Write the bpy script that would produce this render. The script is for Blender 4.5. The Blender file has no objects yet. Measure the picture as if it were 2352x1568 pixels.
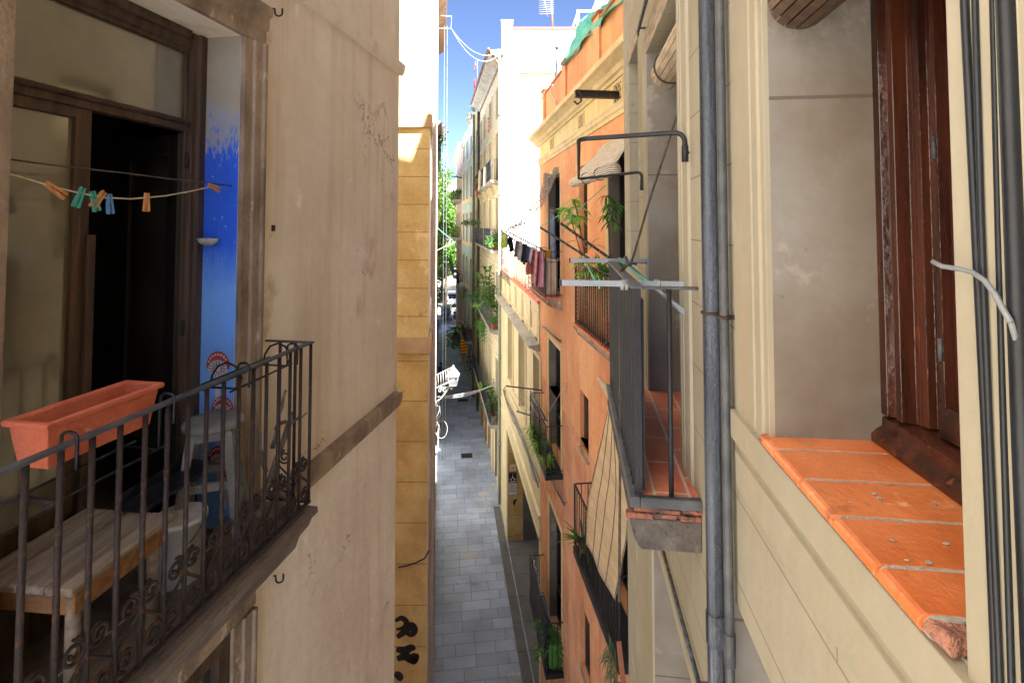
import bpy, bmesh, math, random
from mathutils import Vector, Matrix
RND = random.Random(11)
CZ = 12.6                      # the eye is 12.6 m above the street; all heights below are relative to the eye
F, CX, PPY, TH = 1176.0, 1176.0, 466.8, math.radians(2.2)
V = Vector
scene = bpy.context.scene
COL = scene.collection

# ------------------------------------------------------------------ frames
def ray(px, py):
    xc, yc = (px - CX) / F, -(py - PPY) / F
    return V((xc, math.cos(TH) - yc * math.sin(TH), math.sin(TH) + yc * math.cos(TH)))

class Wall:
    """vertical plane: u runs along it, v stands out of it, z up"""
    def __init__(s, P, d, side):
        s.P = V((P[0], P[1], 0)); s.d = V((d[0], d[1], 0)).normalized()
        s.n = V((-s.d.y, s.d.x, 0)) if side == 'R' else V((s.d.y, -s.d.x, 0))
    def p(s, u, v, z): return s.P + s.d * u + s.n * v + V((0, 0, z))
    def hit(s, px, py, v=0.0):
        r = ray(px, py); t = (s.P + s.n * v).dot(s.n) / r.dot(s.n)
        q = r * t
        return (q - s.P).dot(s.d), q.z
    def u(s, px, py, v=0.0): return s.hit(px, py, v)[0]
    def z(s, px, py, v=0.0): return s.hit(px, py, v)[1]
    def uy(s, y): return (y - s.P.y) / s.d.y

class Fr:
    """free frame at a point, turned by yaw"""
    def __init__(s, o, yaw=0.0):
        s.o = V(o); c, q = math.cos(yaw), math.sin(yaw)
        s.ex, s.ey = V((c, q, 0)), V((-q, c, 0))
    def p(s, u, v, z): return s.o + s.ex * u + s.ey * v + V((0, 0, z))
WORLD = Fr((0, 0, 0))

def at(px, py, y):             # point on the pixel ray at depth y
    r = ray(px, py); return r * (y / r.y)
def atz(px, py, z):
    r = ray(px, py); return r * (z / r.z)

# ------------------------------------------------------------------ mesh builder
class MB:
    def __init__(s): s.v = []; s.f = []; s.s = []
    def add(s, vs, fs, smooth=False):
        b = len(s.v); s.v += [V(q) for q in vs]
        for f in fs: s.f.append([b + i for i in f]); s.s.append(smooth)
        return s
    def quad(s, *pts, smooth=False): return s.add(pts, [list(range(len(pts)))], smooth)
    def hexa(s, a, b):         # two quads
        n = len(a)
        fs = [list(range(n))[::-1], list(range(n, 2 * n))] + [[i, (i + 1) % n, n + (i + 1) % n, n + i] for i in range(n)]
        return s.add(list(a) + list(b), fs)
    def box(s, fr, u0, u1, v0, v1, z0, z1):
        q = lambda z: [fr.p(u0, v0, z), fr.p(u1, v0, z), fr.p(u1, v1, z), fr.p(u0, v1, z)]
        return s.hexa(q(z0), q(z1))
    def extr(s, fr, prof, u0, u1):      # profile (v,z) along u
        return s.hexa([fr.p(u0, v, z) for v, z in prof], [fr.p(u1, v, z) for v, z in prof])
    def vext(s, fr, prof, z0, z1):      # profile (u,v) along z
        return s.hexa([fr.p(u, v, z0) for u, v in prof], [fr.p(u, v, z1) for u, v in prof])
    def wext(s, fr, prof, v0, v1):      # profile (u,z) along v
        return s.hexa([fr.p(u, v0, z) for u, z in prof], [fr.p(u, v1, z) for u, z in prof])
    def tube(s, pts, r, n=8, cap=True):
        pts = [V(q) for q in pts]; m = len(pts)
        rs = r if isinstance(r, (list, tuple)) else [r] * m
        vs, ref = [], None
        for i, q in enumerate(pts):
            t = (pts[min(i + 1, m - 1)] - pts[max(i - 1, 0)]).normalized()
            if ref is None: ref = V((0, 0, 1)) if abs(t.z) < .9 else V((1, 0, 0))
            a = (ref - t * ref.dot(t))
            if a.length < 1e-4: a = t.orthogonal()
            a.normalize(); b = t.cross(a); ref = a
            vs += [q + (a * math.cos(k * math.tau / n) + b * math.sin(k * math.tau / n)) * rs[i] for k in range(n)]
        fs = [[i * n + k, i * n + (k + 1) % n, (i + 1) * n + (k + 1) % n, (i + 1) * n + k] for i in range(m - 1) for k in range(n)]
        if cap: fs += [list(range(n))[::-1], [(m - 1) * n + k for k in range(n)]]
        return s.add(vs, fs, True)
    def lathe(s, c, prof, n=20, sx=1.0, sy=1.0):
        c = V(c); m = len(prof)
        vs = [c + V((r * math.cos(k * math.tau / n) * sx, r * math.sin(k * math.tau / n) * sy, z)) for r, z in prof for k in range(n)]
        fs = [[i * n + k, i * n + (k + 1) % n, (i + 1) * n + (k + 1) % n, (i + 1) * n + k] for i in range(m - 1) for k in range(n)]
        fs += [list(range(n))[::-1], [(m - 1) * n + k for k in range(n)]]
        return s.add(vs, fs, True)
    def grid(s, rows, smooth=True):
        m, n = len(rows), len(rows[0])
        vs = [q for r in rows for q in r]
        fs = [[i * n + j, i * n + j + 1, (i + 1) * n + j + 1, (i + 1) * n + j] for i in range(m - 1) for j in range(n - 1)]
        return s.add(vs, fs, smooth)
    def ball(s, c, r, n=8, sq=(1, 1, 1)):
        c = V(c); prof = [(math.sin(i * math.pi / n), -math.cos(i * math.pi / n)) for i in range(n + 1)]
        vs = [c + V((a * math.cos(k * math.tau / 10) * r * sq[0], a * math.sin(k * math.tau / 10) * r * sq[1], b * r * sq[2])) for a, b in prof for k in range(10)]
        fs = [[i * 10 + k, i * 10 + (k + 1) % 10, (i + 1) * 10 + (k + 1) % 10, (i + 1) * 10 + k] for i in range(n) for k in range(10)]
        return s.add(vs, fs, True)
    def leaf(s, b, d, L, W, droop=.4, segs=4, fold=.25, rnd=RND):
        """a blade: base point, direction, bends down by droop"""
        b, d = V(b), V(d).normalized()
        side = d.cross(V((0, 0, 1)))
        if side.length < .05: side = V((1, 0, 0))
        side.normalize(); side = (side + V((rnd.uniform(-.4, .4), rnd.uniform(-.4, .4), rnd.uniform(-.5, .5)))).normalized()
        up = side.cross(d).normalized()
        rows, q, dd = [], b.copy(), d.copy()
        for i in range(segs + 1):
            t = i / segs; w = W * .5 * max(.04, math.sin(math.pi * (t ** .75) * .97 + .05))
            rows.append([q + side * w + up * w * fold, q.copy(), q - side * w + up * w * fold])
            dd = (dd + V((0, 0, -droop / segs * 1.6))).normalized(); q = q + dd * (L / segs)
        return s.grid(rows, True)
    def clump(s, c, rad, n, size, rnd=RND):
        """many small leaf-sized folded faces through a volume"""
        c = V(c)
        for _ in range(n):
            while True:
                q = V((rnd.uniform(-1, 1), rnd.uniform(-1, 1), rnd.uniform(-1, 1)))
                if .15 < q.length < 1: break
            q = c + V((q.x * rad[0], q.y * rad[1], q.z * rad[2]))
            d = V((rnd.gauss(0, 1), rnd.gauss(0, 1), rnd.gauss(-.2, .7))).normalized(); e = d.orthogonal().normalized()
            e = Matrix.Rotation(rnd.uniform(0, 6.28), 3, d) @ e
            k = size * rnd.uniform(.6, 1.35); o = d.cross(e) * k * .12
            s.add([q, q + d * k * .5 + e * k * .3 + o, q + d * k, q + d * k * .5 - e * k * .3 + o], [[0, 1, 2, 3]])
        return s
    def build(s, name, mat, parent=None, loc=None, bevel=0, solid=0, sub=0):
        root = None
        if parent is not None:
            r = parent
            while r.parent: r = r.parent
            root = V(r['_loc'])
        else:
            if loc is None:
                lo = V([min(q[i] for q in s.v) for i in range(3)]); hi = V([max(q[i] for q in s.v) for i in range(3)])
                loc = V(((lo.x + hi.x) / 2, (lo.y + hi.y) / 2, lo.z))
            root = V(loc)
        me = bpy.data.meshes.new(name)
        me.from_pydata([q - root for q in s.v], [], s.f)
        bm = bmesh.new(); bm.from_mesh(me)
        bmesh.ops.recalc_face_normals(bm, faces=bm.faces[:])
        uvl = bm.loops.layers.uv.new('UVMap')
        for f in bm.faces:
            n = f.normal
            if abs(n.z) > .75:
                for l in f.loops: q = l.vert.co + root; l[uvl].uv = (q.x, q.y)
            else:
                t = V((0, 0, 1)).cross(n); t = t.normalized() if t.length > 1e-5 else V((1, 0, 0))
                for l in f.loops: q = l.vert.co + root; l[uvl].uv = (q.dot(t), q.z)
        bm.to_mesh(me); bm.free()
        for p_, sm in zip(me.polygons, s.s): p_.use_smooth = sm
        if isinstance(mat, (list, tuple)):
            for m in mat: me.materials.append(m)
        else: me.materials.append(mat)
        o = bpy.data.objects.new(name, me); COL.objects.link(o)
        if parent is not None: o.parent = parent
        else: o.location = root + V((0, 0, CZ)); o['_loc'] = root[:]
        if bevel:
            b = o.modifiers.new('Bevel', 'BEVEL'); b.width = bevel; b.segments = 2; b.limit_method = 'ANGLE'
        if solid:
            b = o.modifiers.new('Solid', 'SOLIDIFY'); b.thickness = solid; b.offset = 0
        if sub:
            b = o.modifiers.new('Sub', 'SUBSURF'); b.levels = sub; b.render_levels = sub
        return o

def tag(o, label=None, cat=None, group=None, kind=None):
    if label: o['label'] = label
    if cat: o['category'] = cat
    if group: o['group'] = group
    if kind: o['kind'] = kind
    return o
def thing(name, label, cat, loc, group=None):
    o = bpy.data.objects.new(name, None); COL.objects.link(o)
    o.empty_display_size = .1
    o.location = V(loc) + V((0, 0, CZ)); o['_loc'] = V(loc)[:]
    return tag(o, label, cat, group)
def dup(o, parent, off):
    c = o.copy(); COL.objects.link(c); c.parent = parent; c.location = o.location + V(off); return c

# ------------------------------------------------------------------ materials
def lin(c):
    f = lambda x: x / 12.92 if x <= .04045 else ((x + .055) / 1.055) ** 2.4
    return tuple(f(x / 255) for x in c) + (1,)
class NT:
    def __init__(s, name):
        s.m = bpy.data.materials.new(name); s.m.use_nodes = True; s.t = s.m.node_tree
        s.b = s.t.nodes['Principled BSDF']; s.tc = s.n('ShaderNodeTexCoord')
    def n(s, k, **kw):
        q = s.t.nodes.new(k)
        for a, b in kw.items(): setattr(q, a, b)
        return q
    def l(s, a, b): s.t.links.new(a, b)
    def set(s, sock, val):
        if isinstance(val, bpy.types.NodeSocket): s.l(val, sock)
        else: sock.default_value = val
    def mapv(s, src, scale=(1, 1, 1), loc=(0, 0, 0), rot=(0, 0, 0)):
        q = s.n('ShaderNodeMapping'); s.l(src, q.inputs['Vector'])
        q.inputs['Scale'].default_value = scale; q.inputs['Location'].default_value = loc; q.inputs['Rotation'].default_value = rot
        return q.outputs[0]
    def noise(s, vec, scale, detail=4, rough=.55, dist=0):
        q = s.n('ShaderNodeTexNoise'); s.l(vec, q.inputs['Vector'])
        q.inputs['Scale'].default_value = scale; q.inputs['Detail'].default_value = detail
        q.inputs['Roughness'].default_value = rough; q.inputs['Distortion'].default_value = dist
        return q.outputs['Fac']
    def ramp(s, fac, a, b, va=0.0, vb=1.0):
        q = s.n('ShaderNodeMapRange'); s.l(fac, q.inputs['Value'])
        for k, x in zip(('From Min', 'From Max', 'To Min', 'To Max'), (a, b, va, vb)): q.inputs[k].default_value = x
        return q.outputs[0]
    def mix(s, fac, a, b, mode='MIX'):
        q = s.n('ShaderNodeMixRGB', blend_type=mode)
        s.set(q.inputs[0], fac); s.set(q.inputs[1], a); s.set(q.inputs[2], b); return q.outputs[0]
    def math(s, op, a, b=0.0):
        q = s.n('ShaderNodeMath', operation=op); s.set(q.inputs[0], a); s.set(q.inputs[1], b); return q.outputs[0]

def mat(name, c, c2=None, ns=2.0, r=.8, bump=.15, bs=60, metal=0.0, stretch=(1, 1, 1), streak=None, joint=None, crack=0,
        patch=None, fine=.12, spec=.4, lo=.38, hi=.64, objvar=0):
    k = NT(name); ob = k.tc.outputs['Object']; uv = k.tc.outputs['UV']
    vec = k.mapv(ob, stretch)
    col = k.mix(k.ramp(k.noise(vec, ns, 5), lo, hi), lin(c), lin(c2 or c))
    fn = k.noise(vec, ns * 14, 3)
    col = k.mix(1.0, col, k.mix(fn, (1 - fine * 2,) * 3 + (1,), (1 + fine,) * 3 + (1,)), 'MULTIPLY')
    if objvar:
        oi = k.n('ShaderNodeObjectInfo'); col = k.mix(1.0, col, k.mix(oi.outputs['Random'], (1 - objvar * 1.5,) * 3 + (1,), (1 + objvar,) * 3 + (1,)), 'MULTIPLY')
    if patch:
        for (pc, psc, th) in (patch if isinstance(patch, list) else [patch]):
            col = k.mix(k.ramp(k.noise(k.mapv(ob, stretch, (3.1 * psc, 1.7, .4)), psc, 6, .65), th, th + .06), col, lin(pc))
    if streak:
        sc, amt = streak
        f = k.ramp(k.noise(k.mapv(uv, (6, .45, 1)), 1.0, 5, .6), .5, .72, 0, amt)
        col = k.mix(f, col, lin(sc))
    height = k.noise(ob, bs, 4)
    if joint:
        q = k.n('ShaderNodeTexBrick'); k.l(k.mapv(uv, (1, 1, 1), joint.get('loc', (0, 0, 0)), joint.get('rot', (0, 0, 0))), q.inputs['Vector'])
        q.offset = joint.get('offset', .5); q.squash = joint.get('squash', 1.0); q.squash_frequency = joint.get('sf', 2); q.offset_frequency = joint.get('of', 2); q.inputs['Scale'].default_value = 1
        q.inputs['Brick Width'].default_value = joint['w']; q.inputs['Row Height'].default_value = joint['h']
        q.inputs['Mortar Size'].default_value = joint['t']; q.inputs['Mortar Smooth'].default_value = .1
        v = joint.get('var', 0.0); q.inputs['Color1'].default_value = (1 - v,) * 3 + (1,); q.inputs['Color2'].default_value = (1 + v,) * 3 + (1,)
        q.inputs['Mortar'].default_value = (1, 1, 1, 1); q.inputs['Bias'].default_value = 0
        col = k.mix(1.0, col, q.outputs['Color'], 'MULTIPLY')
        col = k.mix(k.math('MULTIPLY', q.outputs['Fac'], joint.get('a', 1.0)), col, lin(joint['c']))
        height = k.math('SUBTRACT', height, k.math('MULTIPLY', q.outputs['Fac'], joint.get('d', 1.5)))
    if crack:
        q = k.n('ShaderNodeTexVoronoi', feature='DISTANCE_TO_EDGE'); q.inputs['Scale'].default_value = .8
        dv = k.n('ShaderNodeVectorMath', operation='ADD'); k.l(ob, dv.inputs[0])
        nn = k.n('ShaderNodeTexNoise'); k.l(ob, nn.inputs['Vector']); nn.inputs['Scale'].default_value = 3; nn.inputs['Detail'].default_value = 6
        k.l(nn.outputs['Color'], dv.inputs[1]); k.l(dv.outputs[0], q.inputs['Vector'])
        f = k.ramp(q.outputs['Distance'], 0, .006, 1, 0)
        f = k.math('MULTIPLY', f, k.ramp(k.noise(ob, .9, 2), .52, .6)); f = k.math('MULTIPLY', f, crack)
        col = k.mix(f, col, lin((70, 58, 48)))
        height = k.math('SUBTRACT', height, f)
    k.l(col, k.b.inputs['Base Color'])
    k.b.inputs['Roughness'].default_value = r; k.b.inputs['Metallic'].default_value = metal
    k.b.inputs['Specular IOR Level'].default_value = spec
    if 'glass' in name: k.b.inputs['IOR'].default_value = 1.9
    if bump:
        q = k.n('ShaderNodeBump'); q.inputs['Strength'].default_value = bump; q.inputs['Distance'].default_value = .02
        k.l(height, q.inputs['Height']); k.l(q.outputs[0], k.b.inputs['Normal'])
    return k.m

def leafmat(name, c, c2, ns=3.0, trans=.3):
    k = NT(name)
    g = k.n('ShaderNodeNewGeometry')
    fac = k.noise(k.tc.outputs['Object'], ns, 3)
    col = k.mix(k.ramp(fac, .3, .7), lin(c), lin(c2))
    col = k.mix(.35, col, k.mix(g.outputs['Random Per Island'], lin(c), lin(c2)))
    k.l(col, k.b.inputs['Base Color']); k.b.inputs['Roughness'].default_value = .5
    tr = k.n('ShaderNodeBsdfTranslucent'); k.l(col, tr.inputs['Color'])
    ms = k.n('ShaderNodeMixShader'); ms.inputs[0].default_value = trans
    k.l(k.b.outputs[0], ms.inputs[1]); k.l(tr.outputs[0], ms.inputs[2])
    k.l(ms.outputs[0], k.t.nodes['Material Output'].inputs['Surface'])
    return k.m

def netmat(name, c, scale, cover):
    """open-weave net: threads with holes between them"""
    k = NT(name); uv = k.tc.outputs['Object']
    q = k.n('ShaderNodeTexVoronoi', feature='DISTANCE_TO_EDGE'); k.l(uv, q.inputs['Vector']); q.inputs['Scale'].default_value = scale
    f = k.ramp(q.outputs['Distance'], cover, cover + .03, 1, 0)
    k.b.inputs['Base Color'].default_value = lin(c); k.b.inputs['Roughness'].default_value = .8
    k.l(f, k.b.inputs['Alpha'])
    return k.m

M = {}
SUN, SKY, EXPO, AIR, OZ = 4.3, .13, 3.45, .11, 1.5
M['plaster'] = mat('aged_plaster', (240, 230, 214), (224, 208, 188), .7, .9, .35, 11, fine=.05, streak=((196, 174, 150), .5), crack=1, patch=[((208, 190, 172), 1.1, .61), ((242, 236, 228), 1.9, .62), ((168, 146, 126), 15, .74)])
M['stone'] = mat('worn_stone_trim', (166, 146, 124), (116, 98, 80), 3, .9, .5, 40, stretch=(1.5, 1.5, .7), patch=((196, 178, 158), 5, .6))
M['stone_dark'] = mat('dirty_slab', (128, 112, 96), (92, 80, 70), 4, .9, .6, 40, streak=((50, 40, 34), .6))
M['room'] = mat('dim_room', (120, 112, 100), (96, 88, 78), 1, .95, 0)
M['wood_dark'] = mat('dark_varnished_wood', (86, 66, 50), (54, 41, 31), 6, .5, .25, 50, stretch=(3, 3, .25), patch=((98, 76, 54), 4, .6))
M['wood_black'] = mat('blackened_wood', (40, 33, 28), (26, 22, 20), 5, .5, .2, 50, stretch=(3, 3, .3))
M['glass'] = mat('window_glass', (34, 34, 30), (44, 42, 36), 2, .06, 0, spec=1.0)
M['glass_reflection'] = mat('reflection_toned_glass', (120, 114, 100), (98, 94, 84), 1.6, .09, 0, spec=1.0, fine=.05)  # beige reflection of the house opposite is put into the base colour
M['leaf_glass'] = mat('dim_leaf_glass', (66, 64, 54), (52, 50, 43), 1.6, .12, 0, spec=1.0, fine=.05)
M['glass_dark'] = mat('dark_glass', (30, 30, 29), (38, 37, 34), 2, .08, 0, spec=.8)
M['iron'] = mat('rusty_iron', (58, 46, 40), (40, 36, 36), 9, .6, .4, 120, patch=((92, 56, 38), 16, .56), spec=.35)
M['iron_black'] = mat('black_painted_iron', (34, 37, 42), (24, 26, 30), 9, .5, .2, 120)
M['iron_grey'] = mat('grey_painted_iron', (84, 88, 92), (60, 64, 70), 9, .5, .25, 120)
M['slate'] = mat('slate_black_sheet', (42, 47, 55), (32, 36, 44), 5, .55, .2, 60, stretch=(1, 1, .2))
M['white_paint'] = mat('white_painted_metal', (150, 158, 168), (138, 146, 156), 6, .45, .1)
M['white_iron'] = mat('white_lacquered_iron', (176, 174, 168), (160, 158, 152), 6, .5, .1)
M['terracotta'] = mat('terracotta', (214, 118, 86), (196, 100, 70), 5, .6, .25, 60, patch=[((222, 160, 134), 7, .64), ((150, 84, 62), 4, .68), ((232, 196, 178), 24, .74)])
M['tile'] = mat('glazed_clay_tile', (222, 134, 82), (204, 110, 60), 5, .28, .15, 60, patch=[((156, 78, 46), 6, .62), ((228, 160, 116), 9, .62), ((214, 190, 168), 26, .68)], spec=.65, objvar=.1)
M['tile_floor'] = mat('red_floor_tile', (214, 132, 100), (198, 112, 84), 3, .5, .15, 60, joint=dict(w=.28, h=.14, t=.006, c=(196, 178, 160), a=1, d=.5, rot=(0, 0, -1.43)), patch=((214, 120, 60), 9, .68))
M['grout'] = mat('pale_grout', (178, 174, 164), (150, 146, 136), 12, .9, .3)
M['brickedge'] = mat('broken_clay', (176, 112, 84), (150, 108, 92), 14, .95, .8, 60)
M['beige'] = mat('beige_render', (156, 151, 135), (142, 136, 118), .8, .88, .15, 20, fine=.05, streak=((140, 122, 98), .55), patch=[((176, 170, 154), 1.3, .6), ((118, 106, 88), 2.6, .68)], joint=dict(w=1.4, h=.262, t=.0035, c=(118, 104, 86), a=.8, d=.6, loc=(.3, .072, 0)))
M['beige_plain'] = mat('beige_plain_render', (158, 153, 137), (144, 138, 119), 1.0, .88, .15, 20, fine=.05, streak=((168, 142, 110), .4))
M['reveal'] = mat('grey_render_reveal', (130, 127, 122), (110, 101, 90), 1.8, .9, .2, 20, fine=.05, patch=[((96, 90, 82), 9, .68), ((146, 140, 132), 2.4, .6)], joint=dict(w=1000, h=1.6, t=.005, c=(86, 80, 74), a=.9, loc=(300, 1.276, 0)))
M['mahogany'] = mat('varnished_mahogany', (74, 38, 26), (42, 22, 16), 7, .2, .15, 50, stretch=(4, 4, .3), patch=((128, 62, 30), 8, .63), spec=.6)
M['maroon'] = mat('maroon_panel', (66, 12, 14), (46, 10, 10), 3, .35, .05)
M['slat_plain'] = mat('split_cane_slat', (196, 182, 160), (164, 146, 120), 8, .8, .3, 60, stretch=(4, .6, 4))
M['slat'] = mat('bleached_blind_slat', (226, 216, 200), (204, 190, 168), 8, .8, .3, 60, stretch=(1, 1, 5), joint=dict(w=9, h=.022, t=.004, c=(70, 60, 48), offset=0, a=.9))
M['reed'] = mat('reed_mat', (224, 202, 164), (204, 176, 132), 4, .85, .4, 60, stretch=(1, .3, 2), joint=dict(w=9, h=.02, t=.0035, c=(112, 86, 56), offset=0, a=.75, d=1), patch=((180, 118, 58), 6, .68))
M['orange'] = mat('orange_render', (230, 170, 118), (218, 150, 100), .9, .9, .3, 50, streak=((172, 96, 66), .45), patch=((222, 150, 112), 2.2, .64))
M['orange_dark'] = mat('lower_orange_render', (224, 164, 118), (202, 138, 96), 1.8, .92, .4, 50, streak=((140, 78, 58), .5), patch=((176, 160, 130), 5, .68))  # darker, duller copy of the orange for the lower wall
M['yellow'] = mat('ochre_yellow_render', (226, 208, 152), (212, 192, 138), 1.6, .9, .25, 60, streak=((176, 148, 92), .5))
M['yellow_trim'] = mat('ochre_yellow_trim', (222, 204, 156), (206, 186, 140), 2.5, .9, .25, 60, streak=((168, 144, 96), .5))
M['ochre'] = mat('ochre_block_render', (224, 204, 148), (202, 174, 116), 1.2, .9, .3, 40, patch=[((232, 208, 156), 1.5, .58), ((176, 142, 84), 2.3, .64)], joint=dict(w=40, h=.57, t=.008, c=(120, 86, 46), a=.8, d=.5, loc=(7, .19, 0)))
M['ochre_low'] = mat('shaded_weathered_ochre', (212, 184, 122), (180, 148, 92), 1.3, .9, .35, 40, patch=[((206, 166, 104), 1.5, .63), ((112, 78, 40), 2.1, .68)], joint=dict(w=40, h=.8, t=.008, c=(116, 82, 42), a=.8, d=.5, loc=(7, .4, 0)))  # same paint as the ochre, with the lower wall's shade in the tone
M['band'] = mat('cast_string_course', (196, 170, 136), (178, 150, 116), 2, .9, .3, 50)
M['cream'] = mat('cream_render', (216, 204, 168), (206, 192, 152), 1.0, .9, .2, 60, streak=((196, 168, 112), .4))
M['cream_light'] = mat('pale_cream_render', (214, 206, 180), (204, 194, 164), 1.0, .9, .2, 60, streak=((200, 180, 138), .4))
M['cream_trim'] = mat('cream_moulding', (220, 210, 178), (208, 196, 160), 2.0, .9, .2, 60, streak=((200, 172, 116), .4))
M['white_wall'] = mat('white_party_wall', (212, 212, 210), (204, 204, 202), .6, .9, .1, 40, joint=dict(w=60, h=2.35, t=.02, c=(206, 200, 190), a=.8, loc=(30, .9, 0)))
M['white_facade'] = mat('off_white_facade', (216, 212, 204), (206, 198, 186), 1, .9, .2, 40, streak=((196, 178, 150), .4))
M['blue_facade'] = mat('pale_blue_facade', (176, 200, 200), (160, 186, 184), .7, .9, .2, 40, streak=((196, 190, 150), .5))
M['olive'] = mat('olive_yellow_render', (196, 178, 112), (176, 160, 98), 1, .9, .2, 40, streak=((140, 126, 80), .5))
M['pink_facade'] = mat('rose_grey_facade', (204, 178, 164), (190, 164, 150), 1, .9, .2, 40)
M['grey_stone'] = mat('grey_ledge', (176, 174, 164), (150, 150, 142), 2.2, .9, .3, 40, streak=((110, 110, 104), .4))
M['brown_trim'] = mat('brown_stone', (140, 112, 84), (116, 92, 70), 2, .9, .3, 40)
M['shutter_brown'] = mat('brown_shutter', (96, 64, 46), (72, 48, 36), 4, .7, .2, 40, joint=dict(w=9, h=.06, t=.012, c=(36, 26, 20), offset=0, a=.9))
M['shutter_green'] = mat('green_shutter', (74, 104, 92), (60, 88, 80), 4, .7, .2, 40, joint=dict(w=9, h=.06, t=.012, c=(30, 44, 40), offset=0, a=.9))
M['pipe_grey'] = mat('weathered_lead_pipe', (84, 92, 104), (30, 35, 44), 1.6, .6, .5, 60, stretch=(16, 16, .5), lo=.4, hi=.6, patch=[((150, 152, 152), 2.4, .64), ((30, 32, 40), 2.0, .62)])
M['pipe_green'] = mat('grey_green_pipe', (150, 162, 146), (126, 142, 132), 3, .6, .15, 60, stretch=(3, 3, .3))
M['cable_black'] = mat('black_cable', (24, 30, 38), (16, 20, 26), 5, .45, .05)
M['cable_grey'] = mat('grey_cable', (128, 134, 138), (100, 106, 112), 5, .5, .05)
M['cable_white'] = mat('white_cable', (180, 180, 176), (160, 160, 158), 5, .5, .05)
M['cable_tan'] = mat('tan_cable', (190, 160, 134), (166, 136, 110), 5, .7, .1)
M['rope'] = mat('weathered_rope', (88, 80, 72), (62, 56, 52), 30, .9, .3, 120)
M['rope_pale'] = mat('pale_rope', (206, 188, 156), (176, 158, 128), 30, .9, .3, 120)
M['turquoise'] = mat('turquoise_cord', (110, 196, 180), (84, 172, 158), 9, .7, .1)
M['bench'] = mat('bleached_wood', (172, 158, 140), (128, 114, 98), 5, .8, .3, 60, stretch=(6, .7, 6), patch=((196, 150, 92), 3, .68))
M['stool'] = mat('grey_painted_wood', (150, 150, 146), (122, 120, 116), 5, .7, .3, 60, patch=((92, 84, 76), 9, .66))
M['bucket'] = mat('paint_bucket_plastic', (206, 206, 196), (186, 186, 176), 5, .5, .1, patch=((90, 130, 120), 6, .64))
M['driftwood'] = mat('driftwood', (148, 140, 132), (104, 96, 90), 7, .95, .7, 40, stretch=(4, 4, 1.2))
M['ceramic'] = mat('glazed_dish', (190, 188, 182), (158, 156, 150), 9, .5, .4)
M['peg_green'] = mat('green_plastic', (66, 148, 128), None, 5, .5, .05)
M['peg_blue'] = mat('blue_plastic', (84, 128, 172), None, 5, .5, .05)
M['peg_wood'] = mat('peg_wood', (206, 146, 88), (180, 116, 66), 8, .8, .2, stretch=(4, 4, 1))
M['tarp'] = mat('teal_shade_net', (96, 196, 172), (66, 166, 144), 1.2, .7, .3, 20)
M['net'] = netmat('crochet_net', (84, 78, 64), 18, .17)
M['bamboo'] = mat('bamboo_cane', (196, 150, 100), (166, 120, 76), 5, .8, .3, 60, stretch=(6, 6, .5))
M['leaf'] = leafmat('leaf_green', (92, 140, 62), (58, 104, 42))
M['leaf_bright'] = leafmat('leaf_bright_green', (150, 196, 78), (104, 164, 54))
M['leaf_pale'] = leafmat('leaf_pale_green', (170, 196, 140), (128, 164, 96))
M['leaf_grey'] = leafmat('leaf_grey_green', (104, 124, 84), (70, 92, 58))
M['leaf_tree'] = leafmat('plane_tree_leaf', (112, 152, 56), (62, 102, 32), .6, .4)
M['leaf_sun'] = leafmat('sunlit_leaf', (84, 112, 40), (50, 80, 28), 2.0)
M['straw'] = leafmat('dry_frond', (186, 144, 84), (150, 108, 60))
M['flower'] = mat('geranium_petals', (214, 48, 66), (230, 110, 120), 9, .7, 0)
M['flower_yellow'] = mat('yellow_flower', (236, 196, 60), None, 9, .7, 0)
M['bark'] = mat('bark', (112, 98, 80), (82, 70, 56), 5, .95, .6, 30)
M['soil'] = mat('potting_soil', (58, 46, 38), None, 9, .95, .3)
for nm, c, c2 in (('cloth_black', (40, 44, 50), (30, 34, 40)), ('cloth_grey', (176, 172, 176), (150, 148, 152)), ('cloth_navy', (50, 58, 74), (38, 44, 58)),
                  ('cloth_lilac', (190, 186, 214), (170, 166, 196)), ('cloth_pink', (214, 164, 186), (194, 140, 164)), ('cloth_coral', (206, 120, 112), (186, 104, 96)),
                  ('cloth_rose', (226, 176, 166), (206, 150, 144)), ('cloth_lime', (160, 200, 60), None), ('cloth_denim', (150, 166, 196), (126, 142, 176)),
                  ('cloth_gold', (224, 160, 40), None), ('cloth_cream', (206, 196, 176), (186, 176, 156)), ('cloth_red', (196, 50, 56), None), ('cloth_white', (232, 230, 226), None), ('cloth_blue', (60, 90, 160), None)):
    M[nm] = mat(nm, c, c2, 6, .9, .15, 50)
M['cloth_stripe'] = mat('striped_cloth', (110, 90, 120), (92, 76, 104), 6, .9, .1, 50, joint=dict(w=9, h=.05, t=.012, c=(226, 222, 226), offset=0, a=1, d=0))
M['cloth_check'] = mat('checked_cloth', (220, 168, 160), (206, 150, 148), 6, .9, .1, 50, joint=dict(w=.16, h=.16, t=.012, c=(176, 104, 110), offset=0, a=.8, d=0))
M['catalan_flag'] = mat('striped_flag', (236, 190, 40), None, 3, .8, .05, 40, joint=dict(w=9, h=.22, t=.05, c=(190, 30, 36), offset=0, a=1, d=0))
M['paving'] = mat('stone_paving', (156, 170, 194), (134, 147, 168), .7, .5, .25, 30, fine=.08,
                  joint=dict(w=.95, h=.43, t=.010, c=(74, 76, 80), a=.7, d=1.0, var=.17, rot=(0, 0, -.13), offset=.37, squash=.62, sf=3, of=2), patch=[((170, 172, 176), .5, .62), ((96, 98, 104), .9, .66)], spec=.55)
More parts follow.
